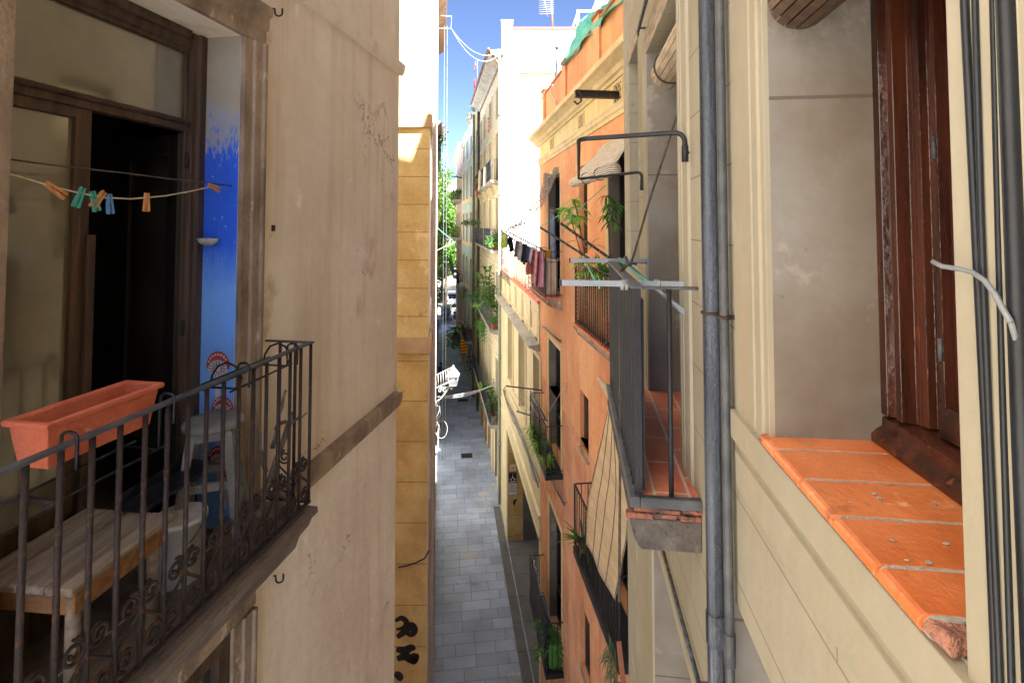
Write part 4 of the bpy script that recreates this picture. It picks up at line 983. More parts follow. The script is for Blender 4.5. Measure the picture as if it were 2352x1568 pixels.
# roll of slats under that lintel
m = MB(); cz = zBT - .22; cv = -.09; rr = .1; u0, u1 = bN + .02, bF - .25; n = 18
for k in range(n):
    a = math.tau * k / n; b_ = math.tau * (k + .88) / n; q = lambda r, x: (cv + r * math.cos(x), cz + r * math.sin(x))
    m.extr(WR, [q(rr, a), q(rr, b_), q(rr - .012, b_), q(rr - .012, a)], u0, u1)
m.tube([WR.p(u0 + .004, cv, cz), WR.p(u1 - .004, cv, cz)], rr - .013, 14)
t = m.build('rolled_blind', M['slat_plain']); tag(t, 'pale slatted blind rolled up inside the balcony door opening', 'blind')
m = MB(); m.tube([WR.p(u1 - .16, cv + (rr + .006) * math.cos(a), cz + (rr + .006) * math.sin(a)) for a in [i * math.tau / 20 for i in range(21)]], .006, 6); m.build('tie', M['rope'], t)
# cord from the roll down to the rail, then hanging past the slab
wire('slack_rope', 'dark cord slanting from the rolled blind down to the grey balcony rail', 'cord', [[at(1560, 250, 2.6), at(1556, 262, 2.62), at(1492, 459, 2.78), at(1459, 574, 2.87), at(1447, 612, 2.9)]], .006, 'rope')
wire('rope_end', 'frayed rope knotted round the balcony rail and hanging down its dark bars', 'rope', [[at(1437, 590, 2.9), at(1443, 606, 2.85), at(1430, 612, 2.8), at(1426, 640, 2.8), at(1424, 900, 2.8), at(1424, 1100, 2.8), at(1422, 1380, 2.8)], [at(1425, 625, 2.78), at(1445, 604, 2.75), at(1462, 606, 2.75)]], .008, 'rope')
# blind rods with ring ends on the wall
def rod(W, a, b, v, label, r=.012, name='blind_rod', m_='iron_grey', eye=True):
    k = MB(); p0, p1 = W.p(W.u(*a, v), v, W.z(*a, v)), W.p(W.u(*b, v), v, W.z(*b, v)); k.tube([p0, p1], r, 8)
    if eye:
        for q in (p0, p1): k.tube([q + W.d * .03 * math.cos(x) + V((0, 0, .03 * math.sin(x))) for x in [i * math.tau / 10 for i in range(11)]], .006, 6)
    for q in (p0.lerp(p1, .06), p0.lerp(p1, .94)): k.tube([q, q - W.n * v], .007, 6)
    return tag(k.build(name, M[m_]), label, 'rod')
rod(WR, (1465, 72), (1500, -60), .05, 'dark rod with a ring end above the wooden lintel of the balcony door', .014)
rod(WR, (1513, 1228), (1614, 1600), .05, 'grey rod resting in a hook on the wall under the grey balcony', .009, m_='pipe_grey', eye=False)
# lead pipe with a cable strung along it
pu = WR.u(1634, 800, .05)
def downpipe(label, pu, v, r, mt, seed):
    t = thing('drainpipe', label, 'drainpipe', WR.p(pu, v, -CZ)); r_ = random.Random(seed)
    m = MB()
    for za, zb in ((-CZ, -4.2), (-4.2, -1.28), (-1.28, 2.0), (2.0, 6.0), (6.0, 11.8)):
        n = max(2, int((zb - za) / .15)); m.tube([WR.p(pu + r_.uniform(-.0015, .0015), v, za + (zb - za) * k / n) for k in range(n + 1)], r, 20)
        m.tube([WR.p(pu, v, zb - .09), WR.p(pu, v, zb + .005)], r + .004, 20)
    m.build('pipe', M[mt], t)
    for z in (1.1, -.3, -1.9, 3):
        m = MB(); m.tube([WR.p(pu + (r + .003) * math.cos(a), v + (r + .003) * math.sin(a), z) for a in [i * math.tau / 16 for i in range(17)]], .005, 6); m.box(WR, pu - .008, pu + .008, 0, v - r * .5, z - .006, z + .006); m.build('pipe_clip', M['iron'], t)
downpipe('weathered lead drainpipe on the beige wall, the thicker of the two', pu, .05, .0265, 'pipe_grey', 1)
downpipe('thin dark pipe running close beside the lead drainpipe', WR.u(1665, 800, .03), .03, .0145, 'iron_grey', 2)
# black service cables at the right
t = thing('cable_bundle', 'bundle of thick black service cables clipped up the wall beside the sill window', 'cable', WR.p(.57, .02, -CZ))
for i, (px, r) in enumerate(((2254, .0048), (2281, .0036), (2303, .0036), (2326, .0048), (2352, .009))):
    u = WR.u(px, 784, .012); k = MB(); k.tube([WR.p(u + .004 * math.sin(z * 1.3 + i * 1.7) + .0015 * math.sin(z * 5 + i), .014 + .003 * math.sin(z * 2.3 + i * 2), z) for z in [-4 + .25 * j for j in range(46)]], r, 10); k.build('cable', M['cable_black'], t)
pts = [(2158, 601), (2180, 612), (2205, 618), (2235, 626), (2262, 645), (2285, 675), (2305, 712), (2322, 740)]
k = MB(); k.tube([WR.p(WR.u(x, y, .03), .03 + .008 * (i < 2), WR.z(x, y, .03)) for i, (x, y) in enumerate(pts)], .0032, 8)
k.tube([WR.p(WR.u(2322, 740, .03), .03, WR.z(2322, 740, .03)), WR.p(WR.u(2335, 790, .02), .02, WR.z(2335, 790, .02)), WR.p(WR.u(2340, 860, .016), .022, WR.z(2340, 860, .016))], .003, 6)
tag(k.build('wire_stub', M['cable_grey']), 'stiff grey wire curving out of the black cable bundle', 'wire')
# grey balcony
bv = .25; n0, n1 = WR.u(1462, 900, bv), WR.u(1403, 640, bv)
m = MB(); m.box(WR, n0 - .012, n1 + .03, 0, bv + .012, zBF - .075, zBF - .03); m.extr(WR, [(0, zBF - .076), (bv + .025, zBF - .076), (bv + .03, zBF - .11), (bv + .01, zBF - .125), (bv + .02, zBF - .15), (bv - .01, zBF - .2), (0, zBF - .2)], n0 - .02, n1 + .02)
gb = m.build('balcony', M['old_concrete'], beige, bevel=.008); gb['label'] = 'narrow balcony with red tiled floor and dark flat bars'
m = MB(); m.box(WR, bN, bF, -RD, -.001, zBF - .03, zBF + .002); m.box(WR, n0, n1, .001, bv - .01, zBF - .03, zBF); m.build('floor_tiles', M['tile_floor'], gb)
m = MB(); m.box(WR, n0 - .032, n1 + .03, bv - .008, bv + .034, zBF - .029, zBF + .014); m.box(WR, n0 - .032, n0 - .001, 0, bv - .009, zBF - .029, zBF + .012); m.build('bottom_rail', M['iron_grey'], gb, bevel=.004)
r8 = random.Random(3); m = MB()
for za_b, hgt, off in ((zBF - .05, .019, .0), (zBF - .0745, .022, .05)):
    v = -.005 + off * .2
    while v < bv + .01:
        wv = r8.uniform(.07, .11); j = r8.uniform(.0, .012)
        a_ = [WR.p(n0 - .03 + j + r8.uniform(-.003, .003), vv, z) for vv, z in ((v, za_b), (v + wv, za_b), (v + wv, za_b + hgt), (v, za_b + hgt - r8.uniform(0, .004)))]
        m.hexa(a_, [q + WR.d * .03 for q in a_]); v += wv + r8.uniform(.004, .012)
m.build('brick_course', M['old_brick'], gb, bevel=.003)
zR = WR.z(1465, 661, bv)
m = MB(); m.box(WR, n0 - .012, n1, bv - .03, bv + .022, zR - .012, zR); m.box(WR, n0 - .012, n0 + .012, 0, bv - .031, zR - .014, zR - .002); m.box(WR, n1 - .02, n1, 0, bv - .031, zR - .014, zR - .002); m.build('handrail', M['iron_grey'], gb, bevel=.003)
m = MB(); m.box(WR, n0 - .009, n0 + .009, bv - .02, bv + .012, zBF + .01, zR - .013); fb = m.build('baluster', M['iron_black'], gb)
nn = 18
for k in range(1, nn + 1): dup(fb, gb, WR.d * ((n1 - n0 - .02) * k / nn))
m = MB(); m.box(WR, n0 + .012, n1 - .03, bv - .034, bv - .024, zBF + .02, zR - .06); m.build('privacy_sheet', M['slate'], gb)
m = MB(); m.tube([WR.p(n0, bv * .46, zBF + .01), WR.p(n0, bv * .46, zR - .01)], .0105, 10); m.build('baluster', M['iron_black'], gb)
# dark bent awning frame
za = WR.z(1582, 352, 0); fu0, fu1 = WR.u(1584, 352), WR.u(1481, 414)
t = MB(); A0, A1 = at(1329, 320, 2.42), at(1329, 411, 4.2)
p0, p1 = WR.p(fu0, .02, A0.z), WR.p(fu1, .02, A1.z)
def bend(a, b, c, n=5, k=.05):
    a, b, c = V(a), V(b), V(c); s, e = b + (a - b).normalized() * k, b + (c - b).normalized() * k
    return [(1 - i / n) ** 2 * s + 2 * (i / n) * (1 - i / n) * b + (i / n) ** 2 * e for i in range(n + 1)]
dn = V((0, 0, -.13))
path = [p0 + dn] + bend(p0 + dn, p0, A0) + bend(p0, A0, A1) + bend(A0, A1, p1) + bend(A1, p1, p1 + dn) + [p1 + dn]
t.tube(path, .011, 8)
for q in (p0, p1): t.tube([q + dn * .45, q + dn], .015, 8); t.tube([q + dn * .7, q + dn * .7 - WR.n * .03], .008, 6)
tag(t.build('awning_hoop', M['iron_black']), 'black bent awning frame jutting from the beige wall above the grey balcony', 'frame')
# white drying brackets
def bracket(px, py, tip, plate, brace, label):
    u, z = WR.u(px, py, .01), WR.z(px, py, .01); y = WR.p(u, 0, 0).y
    tp = at(*tip, y - .02); Lg = (tp - WR.p(u, 0, z)).length
    t = thing('drying_bracket', label, 'drying bracket', WR.p(u, 0, z), 'white drying brackets on the beige wall')
    zz0, zz1 = WR.z(px, plate[1], 0), WR.z(px, plate[0], 0)
    k = MB(); k.box(WR, u - .013, u + .013, .001, .012, zz0, zz1); k.build('wall_plate', M['white_paint'], t, bevel=.003)
    k = MB(); k.box(WR, u - .01, u + .01, .013, Lg, z - .0135, z + .0135); k.build('arm', M['white_paint'], t, bevel=.003)
    k = MB(); k.box(WR, u - .0105, u + .0105, Lg + .001, Lg + .012, z - .0145, z + .0145); k.build('end_cap', M['cable_black'], t)
    lo = WR.z(px, brace, 0) ; k = MB(); k.hexa([WR.p(u - .007, .013, lo), WR.p(u + .007, .013, lo), WR.p(u + .007, .013, lo - .035), WR.p(u - .007, .013, lo - .035)],
        [WR.p(u - .007, .15, z - .02), WR.p(u + .007, .15, z - .02), WR.p(u + .007, .125, z - .02), WR.p(u - .007, .125, z - .02)]); k.build('brace', M['white_paint'], t)
    return u, z, Lg
ua_, za_, La = bracket(1573, 653, (1293, 653), (629, 729), 705, 'white drying bracket tied to the near end of the grey balcony rail')
ub_, zb_, Lb = bracket(1486, 599, (1313, 598), (585, 645), 638, 'white drying bracket at the far end of the grey balcony, behind the nearer one')
pp = [[WR.p(ua_, La - d, za_ + .02), WR.p(ua_, La - d, za_ - .025), WR.p(ua_ + .02, La - d, za_ - .02), WR.p(ub_, Lb - e, zb_ - .0), WR.p(ub_, Lb - e, zb_ + .022)] for d, e in ((.17, .09), (.42, .33), (.43, .335))]
wire('tied_string', 'turquoise cords stretched between the two white drying brackets', 'cord', pp, .004, 'turquoise')
k = MB()
for u, z, ds in ((ua_, za_, (.1, .24, .26)), (ub_, zb_, (.28,))):
    for d in ds: k.tube([WR.p(u + .018 * math.cos(a), .02 + d + .006 * a / 6, z - .006 + .021 * math.sin(a)) for a in [i * .45 for i in range(29)]], .003, 6)
tag(k.build('tie_wire', M['cable_white']), 'white wire ties lashing the drying brackets to the rail', 'wire')
# ================================================================== orange house
WO = Wall((2.378, 0), (-.12, 1), 'R'); o0, o1 = WO.uy(5.75), WO.u(1240, 600)
zf1, zf2, zf3 = -1.6, -5.25, -9.25
orange = thing('orange_house', 'orange rendered house with a yellow frieze and iron balconies', 'building', WO.p(o1, 0, -CZ))
fdN, fdF = WO.u(1287, 500), WO.u(1260, 500)
ndN, ndF = WO.uy(6.25), WO.u(1398, 480)
nwN, nwF = WO.u(1349, 460), WO.u(1330, 460)
def zz(y, px, py): return WO.z(px, py)
hs = [(fdN, fdF, zf1, WO.z(1287, 397), .24), (ndN, ndF, zf1, 1.05, .24), (nwN, nwF, -.55, WO.z(1330, 384), .16),
      (fdN, fdF, zf2, WO.z(1282, 800), .24), (ndN, ndF, zf2, -2.85, .24), (nwN, nwF, WO.z(1330, 1020), WO.z(1330, 890), .14),
      (fdN, fdF, zf3, -6.55, .24), (ndN, ndF, zf3, -6.7, .24), (nwN, nwF, WO.z(1330, 1507), WO.z(1330, 1364), .14), (fdN, fdF, -CZ + .05, -10.1, .24), (ndN, ndF, -CZ + .05, -10.1, .24)]
zm0, zm1 = WO.z(1240, 382), WO.z(1240, 366)
zc = WO.z(1240, 337)
for nm, mt, a, b in (('wall', 'orange', -3.9, zm0), ('wall', 'orange_dark', -CZ, -3.9)):
    m = MB(); hh = [(*h[:2], max(h[2], a), min(h[3], b), h[4]) for h in hs if h[3] > a and h[2] < b]
    facade(m, WO, o0, o1, a, b, hh); body(m, WO, o0, o1, a, b, 8, False); m.build(nm, M[mt], orange)
for h in hs:
    wd = h[1] - h[0]
    narrow = wd < .9
    window(orange, WO, *h[:4], h[4] - .04, 'wood_dark' if narrow else 'wood_black', 'glass' if narrow else 'glass_dark', 0 if narrow else 1, () if narrow else (h[2] + .75,), fw=.07, surround=None if narrow else 'yellow_trim', sw=.11, sv=.012, sill=False, name='window' if narrow else 'balcony_door')
for h in (hs[5], hs[8]):
    m = MB(); m.box(WO, h[0] - .04, h[1] + .04, -.13, .035, h[2] - .045, h[2] - .001); m.build('window_sill', M['bench'], orange, bevel=.004)
for h in (hs[0], hs[1], hs[3], hs[4], hs[6], hs[7]):
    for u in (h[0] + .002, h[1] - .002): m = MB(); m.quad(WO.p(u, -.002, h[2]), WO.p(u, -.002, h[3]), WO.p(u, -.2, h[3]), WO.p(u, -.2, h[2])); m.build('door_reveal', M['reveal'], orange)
# frieze, string and cornice
m = MB(); m.box(WO, o0, o1 + .005, -8, .008, zm1, zc); m.build('frieze', M['yellow'], orange)
m = MB(); h = zm1 - zm0; m.extr(WO, [(-.01, zm0), (.02, zm0), (.025, zm0 + h * .3), (.045, zm0 + h * .45), (.045, zm0 + h * .7), (.06, zm1 - .01), (.03, zm1 + .02), (-.01, zm1 + .03)], o0, o1 + .06); m.build('frieze_moulding', M['yellow_trim'], orange, bevel=.004)
zct = zc + .3
m = MB(); m.extr(WO, [(-.3, zc), (.04, zc), (.06, zc + .04), (.1, zc + .06), (.13, zc + .12), (.22, zc + .17), (.28, zc + .19), (.29, zc + .26), (.26, zct), (-.3, zct + .03)], o0, o1 + .22); m.build('cornice', M['yellow_trim'], orange, bevel=.006)
zp = .5 * (WO.z(1244, 215, -.06) + WO.z(1428, 7, -.06)); print('parapet', WO.z(1244, 215, -.06), WO.z(1300,150,-.06), WO.z(1428, 7, -.06), 'cornice', zc, zct)
m = MB(); m.box(WO, o0, o1 - .05, -.3, -.06, zct + .01, zp); m.box(WO, o1 - .3, o1 - .05, -8, -.301, zct + .01, zp); m.build('parapet', M['orange'], orange)
m = MB(); m.box(WO, o0, o1 - .02, -.33, -.03, zp + .001, zp + .05); m.build('coping', M['roofing'], orange, bevel=.008)
m = MB(); m.box(WO, o0, o1 - .2, -8, -.31, zct - .2, zct + .005); m.build('roof', M['roofing'], orange)
pil = []
for u in (o1 - .42, WO.u(1292, 160), WO.u(1366, 90), WO.uy(6.4)):
    m = MB(); m.box(WO, u - .17, u + .17, -.32, -.02, zct + .008, zp + .1); p_ = m.build('parapet_pier', M['orange'], orange)
    m = MB(); m.box(WO, u - .2, u + .2, -.35, .01, zp + .101, zp + .15); m.build('pier_cap', M['roofing'], p_, bevel=.006)
def vent(px, py, s):
    u, z = WO.u(px, py), WO.z(px, py); t = MB(); a = s / 2
    ring(t, WO, u - a, u + a, z - a, z + a, .045, .004, .03, False); t.box(WO, u - a - .045, u + a + .045, .004, .03, z - a - .045, z - a)
    o = t.build('frieze_vent', M['yellow_trim'], orange)
    t = MB(); t.box(WO, u - a, u + a, .0085, .0105, z - a, z + a); t.build('vent_shade', M['black_print'], o)  # black sheet standing in for the shade inside the vent
    t = MB()
    for k in range(-2, 3):
        for sg in (1, -1):
            x0, x1 = max(-a, k * a * .7 - a), min(a, k * a * .7 + a)
            t.hexa([WO.p(u + x0, .012, z + sg * (x0 - k * a * .7) - .009), WO.p(u + x1, .012, z + sg * (x1 - k * a * .7) - .009), WO.p(u + x1, .012, z + sg * (x1 - k * a * .7) + .009), WO.p(u + x0, .012, z + sg * (x0 - k * a * .7) + .009)],
                   [WO.p(u + x0, .024 + .002 * sg, z + sg * (x0 - k * a * .7) - .009), WO.p(u + x1, .024 + .002 * sg, z + sg * (x1 - k * a * .7) - .009), WO.p(u + x1, .024 + .002 * sg, z + sg * (x1 - k * a * .7) + .009), WO.p(u + x0, .024 + .002 * sg, z + sg * (x0 - k * a * .7) + .009)])
    t.build('vent_lattice', M['yellow_trim'], o)
vent(1269, 334, .3); vent(1337, 283, .3); vent(1422, 218, .32)
# balconies
B = {}
def ob(u0, u1, z, dv, **k): return balcony(orange, WO, u0, u1, z, dv, **k)
farN, farF = WO.u(1253, 688, .36), WO.uy(12.75)
nrF, nrN = WO.u(1322, 735, .34), WO.uy(6.2)
B['uf'] = ob(farN, farF, zf1, .36, slab='stone', top_mat='terracotta', r=.0085, twist=6, label='far upper balcony hung with laundry', th=.2)
B['un'] = ob(nrN, nrF, zf1 - .05, .34, slab='stone', top_mat='terracotta', r=.009, step=.105, twist=5, label='near upper balcony lined with bamboo canes', th=.22)
B['lf'] = ob(farN, farF + .3, zf2, .36, slab='iron_black', style='plate', th=.1, r=.0085, twist=6, label='far middle balcony with spider plants')
B['ln'] = ob(WO.uy(6.35), WO.u(1320, 1239, .34), zf2 + .02, .34, slab='iron_black', style='plate', th=.12, r=.009, step=.11, twist=7, label='near middle balcony under the reed mat')
B['bf'] = ob(farN, farF + .35, zf3, .36, slab='iron_black', style='plate', th=.1, r=.0085, label='lowest balcony screened with black cloth')
m = MB(); m.box(WO, nrN + .05, nrF - .03, .245, .262, zf1 + .02, zf1 + .86)
for k in range(34):
    u = nrN + .07 + (nrF - nrN - .12) * k / 33; m.tube([WO.p(u, .28, zf1), WO.p(u + .006 * math.sin(k * 3), .28, zf1 + .88)], .019, 8)
m.build('cane_screen', M['bamboo'], B['un'])
m = MB(); m.grid([[WO.p(farN + .03 + (farF + .29 - farN) * j / 14, .375 + .012 * math.sin(j * 2 + i), zf3 + .06 + .9 * i / 5) for j in range(15)] for i in range(6)]); m.build('screen_cloth', M['slate'], B['bf'], solid=.008)
# beam with hook high on the frieze
u, z = WO.u(1424, 219), WO.z(1424, 219); tip = at(1319, 206, WO.p(u, 0, 0).y); Lb_ = (tip - WO.p(u, 0, z)).length
t = thing('hoist_beam', 'short rusty hoist beam with an iron hook sticking out of the yellow frieze', 'beam', WO.p(u, 0, z))
k = MB(); k.box(WO, u - .045, u + .045, -.05, Lb_, z + .03, z + .05); k.box(WO, u - .045, u + .045, -.05, Lb_, z - .05, z - .03); k.box(WO, u - .02, u + .02, -.05, Lb_ - .002, z - .0301, z + .0301); k.build('beam', M['iron'], t, bevel=.003)
k = MB(); k.tube([WO.p(u - .05, Lb_ - .03, z + .04), WO.p(u - .06, Lb_ - .07, z - .02), WO.p(u - .06, Lb_ - .07, z - .12), WO.p(u - .06, Lb_ - .02, z - .16), WO.p(u - .06, Lb_ + .03, z - .12)], .014, 8); k.build('hook', M['iron'], t)
# teal shade net bundled over the parapet
rows = []; r7 = random.Random(6)
top = [(1452, -70), (1405, 0), (1376, 22), (1352, 34), (1336, 40), (1330, 62), (1318, 96), (1294, 150)]
bot = [(1452, -40), (1428, 6), (1400, 30), (1372, 62), (1352, 84), (1332, 106), (1318, 124), (1296, 154)]
def wo_at(px, py, v): return WO.p(WO.u(px, py, v), v, WO.z(px, py, v))
T = []; n = 40
def samp(L, t):
    x = t * (len(L) - 1); i = min(int(x), len(L) - 2); f = x - i; return (L[i][0] * (1 - f) + L[i + 1][0] * f, L[i][1] * (1 - f) + L[i + 1][1] * f)
for i in range(n + 1):
    t_ = i / n; a, b = samp(top, t_), samp(bot, t_); row = []
    for j in range(9):
        f = j / 8; v = -.5 + .5 * f; x, y = a[0] * (1 - f) + b[0] * f, a[1] * (1 - f) + b[1] * f
        q = wo_at(x, y, v); q += WO.n * (.05 * math.sin(i * .5 + f * 14) + .03 * math.sin(i * .23 + f * 25)) + V((0, 0, .03 * math.sin(f * 11 + i * .4))); row.append(q)
    T.append(row)
tag(MB().grid(T).build('shade_net', M['tarp'], solid=.01), 'teal shade net bundled along the orange roof parapet', 'shade net')
# lone mast with looping cable behind the parapet
b = at(1272, 176, 15.5); k = MB(); k.tube([V((b.x, b.y, 1.9)), at(1279, 112, 15.5)], .03, 8); k.ball(at(1279, 110, 15.5), .06)
q = at(1278, 138, 15.5); k.tube(sag(at(1249, 118, 23), q, .35), .012, 6); k.tube(sag(q, at(1300, 132, 15), .12), .012, 6)
tag(k.build('roof_mast', M['iron_grey']), 'thin grey mast with a looping cable behind the orange parapet', 'mast')
wire('parapet_cable', 'white cable dangling over the far end of the orange parapet', 'cable', [[wo_at(*p, .04) for p in ((1269, 195), (1266, 210), (1270, 222), (1277, 232), (1279, 242))]], .012, 'cable_white')
# slatted blind pushed out over the near upper balcony
zt_, zb_ = 1.18, .6
def sheet(name, label, cat, tl, tr, br, bl, m_, belly=.0, n=16, solid=.006, bev=0):
    rows = []
    for i in range(n + 1):
        t_ = i / n; a = V(tl).lerp(bl, t_); b = V(tr).lerp(br, t_)
        rows.append([a.lerp(b, j / 10) + WO.n * belly * math.sin(math.pi * t_) * 1 + WO.n * .012 * math.sin(j * 1.3 + i * .7) for j in range(11)])
    return tag(MB().grid(rows).build(name, M[m_], solid=solid), label, cat)
tl, bl_ = WO.p(WO.u(1392, 335, .05), .05, 1.16), at(1318, 420, 8.1); bv_ = .46
blu = WO.u(1318, 424, bv_); zr_ = WO.z(1318, 424, bv_) + .03; bru = WO.uy(6.0)
bd = sheet('slatted_blind', 'bleached slatted blind pushed out over the plants, rolled up at its lower edge', 'blind', WO.p(WO.u(1395, 331, .04), .04, 1.2), WO.p(bru, .04, 1.2), WO.p(bru, bv_, zr_ + .08), WO.p(blu, bv_, zr_ + .08), 'slat')
k = MB(); k.tube([WO.p(bru, bv_, zr_), WO.p(blu, bv_, zr_)], .075, 16)
k.build('blind_roll', M['slat'], bd)
k = MB(); 
for f in (.3, .62): k.tube([WO.p(bru + (blu - bru) * f, bv_ + .08 * math.cos(a), zr_ + .08 * math.sin(a)) for a in [i * math.tau / 14 for i in range(15)]], .006, 6)
k.build('tie', M['rope'], bd)
sheet('slatted_blind', 'short slatted flap tucked behind the larger pushed out blind', 'blind', wo_at(1378, 336, .02), wo_at(1392, 330, .02), wo_at(1392, 390, .2), wo_at(1352, 398, .26), 'slat')
def samp_(L, t):
    x = t * (len(L) - 1); i = min(int(x), len(L) - 2); f = x - i; return (L[i][0] * (1 - f) + L[i + 1][0] * f, L[i][1] * (1 - f) + L[i + 1][1] * f)
# reed mat hung over the near middle balcony
LE = [(1404, 915), (1395, 960), (1386, 1005), (1376, 1050), (1366, 1095), (1354, 1140), (1349, 1190), (1347, 1248)]
RE = [(1412, 915), (1417, 965), (1424, 1015), (1433, 1060), (1441, 1105), (1444, 1160), (1436, 1240), (1410, 1378)]
rows = []
for i in range(29):
    t_ = i / 28; v = .08 + .30 * min(1, t_ * 1.25) ** .8 + .05 * math.sin(math.pi * t_); a, b = samp_(LE, t_), samp_(RE, t_)
    A_, B_2 = WO.hit(*a, v), WO.hit(*b, v)
    rows.append([WO.p(A_[0] + (B_2[0] - A_[0]) * j / 12, v + .014 * math.sin(j * .7 + t_ * 3), A_[1] + (B_2[1] - A_[1]) * j / 12) for j in range(13)])
rm = tag(MB().grid(rows).build('reed_mat', M['reed'], solid=.008), 'honey coloured reed mat hung out over the railing of the near middle balcony', 'reed mat')
k = MB()
for j in (0, 3, 6, 9, 12): k.tube([r_[j] + WO.n * .009 for r_ in rows], .004, 5)
k.build('binding', M['rope'], rm)
k = MB(); k.tube([WO.p(WO.u(1375, 868, .12), .12, WO.z(1375, 868, .12)), WO.p(WO.uy(6.3), .12, -2.5)], .03, 10); k.tube([WO.p(WO.u(1390, 880, .12), .14, WO.z(1390, 884, .12)), WO.p(WO.uy(6.3), .14, -2.5)], .055, 12)
tag(k.build('rolled_awning', M['cloth_cream']), 'cream awning rolled on its pole at the head of the reed mat', 'awning')
# rods over the far doors
def rodo(a, b, label): return rod(WO, a, b, .07, label, .018, 'awning_rod')
rodo((1247, 750), (1287, 784), 'grey awning rod over the door below the laundry balcony')
rodo((1263, 1098), (1296, 1158), 'grey awning rod over the door below the spider plant balcony')
# folding arms with holes for washing lines
def arm(name, label, a, b, grp, base_v, tip, w=.016):
    t = thing(name, label, 'drying arm', a, grp); a, b = V(a), V(b); d = (b - a).normalized(); s = d.cross(V((0, 0, 1))).normalized() * w * .5; up = s.cross(d).normalized() * w
    k = MB(); k.hexa([a - s - up, a + s - up, a + s + up, a - s + up], [b - s - up, b + s - up, b + s + up, b - s + up]); k.build('bar', M['iron_black'], t)
    for f in (.06, .2, .34, .48, .62, .76, .9):
        q = a.lerp(b, f); k = MB(); k.tube([q - s * 1.25, q + s * 1.25], .0045, 8); k.build('line_hole', M['white_print'], t)
    return a, b
zrail = zf1 + .98
a1, t1 = arm('drying_boom', 'black drilled arm slanting up from the cane balcony, the lower and farther of two', wo_at(1354, 594, .36), at(1240, 522, 8.3), 'black drying arms', 0, 0)
a2, t2 = arm('drying_boom', 'black drilled arm slanting up from the cane balcony, the higher and nearer of two', wo_at(1403, 595, .36), at(1288, 513, 7.0), 'black drying arms', 0, 0)
a3, t3 = arm('drying_boom', 'black drilled arm carrying laundry at the near end of the net balcony', wo_at(1253, 577, .36), at(1168, 533, 11.1), 'black drying arms', 0, 0)
a4, t4 = arm('drying_boom', 'black drilled arm holding up the far edge of the white net', wo_at(1216, 572, .36), at(1150, 531, 12.6), 'black drying arms', 0, 0)
wire('guy_string', 'turquoise cords running from the drying arms up to the slatted blind', 'cord', [[t1, at(1290, 490, 8.0), at(1340, 440, 7.6)], [t2, at(1330, 480, 7.2), at(1392, 425, 6.9)]], .006, 'turquoise', None)
# washing on the far upper balcony
g = 'laundry hanging at the net balcony'
def lz(v): return -.18 - .44 * (1.2 - v) / .85
base = WO.uy(11.15)
for nm, lab, u0, u1, v, dz, m_, tp, cat in (('hanging_vest', 'black vest hanging first from the lime cloth', .15, .8, 1.02, .36, 'cloth_black', .25, 'laundry'),
    ('hanging_shirt', 'lime green top at the outer end of the line beside the net', .35, 1.3, 1.12, .32, 'cloth_lime', .4, 'laundry'),
    ('hanging_shirt', 'pale grey shirt hanging between the black and the navy tops', .02, .75, .86, .42, 'cloth_grey', -.1, 'laundry'), ('hanging_shirt', 'navy blue shirt hanging in the middle of the laundry', -.02, .7, .74, .46, 'cloth_navy', .15, 'laundry'),
    ('hanging_cloth', 'lilac cloth hanging behind the pink towel', -.05, .7, .62, .36, 'cloth_lilac', 0, 'laundry'), ('hanging_towel', 'pink checked towel hanging longest of the laundry', -.1, .62, .52, .82, 'cloth_check', 0, 'towel'),
    ('hanging_towel', 'plain mauve pink towel nearest the balcony corner', -.12, .45, .42, .76, 'cloth_pink', 0, 'towel'), ('hanging_cloth', 'coral cloth hanging low inside the railing', .3, 1.0, .6, .66, 'cloth_coral', .1, 'laundry')):
    k = lz(v); cloth(nm, lab, WO, base + u0, base + u1, v, k - .03, k - dz, m_, g, tp, int(v * 100), cat)
wire('washing_line', 'dark washing lines stretched between the arms of the net balcony', 'washing line', [[a3.lerp(t3, f), a4.lerp(t4, f)] for f in (.15, .4, .6, .8)], .005, 'rope')
# white crochet net swept from the wall over the arms and down
rows = []
uA, uB = WO.uy(10.95), WO.uy(12.6)
prof = [(.02, 1.22), (.05, 1.0), (.16, .72), (.34, .42), (.56, .14), (.8, -.06), (1.02, -.12), (1.12, -.22), (1.13, -.6), (1.11, -1.0), (1.08, -1.35)]
for i, (v, z) in enumerate(prof):
    rows.append([WO.p(uA + .25 + (uB - uA + .2) * j / 10, v + .02 * math.sin(j + i), z + .03 * math.sin(j * .9 + i)) for j in range(11)])
tag(MB().grid(rows).build('crochet_net', M['net']), 'white open net swept from the orange wall over the drying arms', 'net')
# clothes on the far door
g = 'clothes hung in the far doorway'
for lab, du, m_, zt0, zb0, v in (('purple striped cloth hung in the far upper doorway', .0, 'cloth_stripe', .35, -.85, .02), ('grey blue shirt hung in the far upper doorway', -.28, 'cloth_denim', .2, -.8, .06), ('gold and purple bag hung below the striped cloth', -.1, 'cloth_gold', -.6, -1.05, .12)):
    cloth('hanging_cloth', lab, WO, fdF - .75 + du, fdF - .25 + du, v, zt0, zb0, m_, g, .2, int(du * 50) + 7)
k = MB(); k.box(WO, fdN + .12, fdN + .7, .04, .26, zf1 + .03, zf1 + .75); k.box(WO, fdN + .1, fdN + .72, .03, .27, zf1 + .751, zf1 + .8)
tag(k.build('balcony_chest', M['cloth_cream'], bevel=.02), 'pale chest standing behind the railing of the laundry balcony', 'chest')
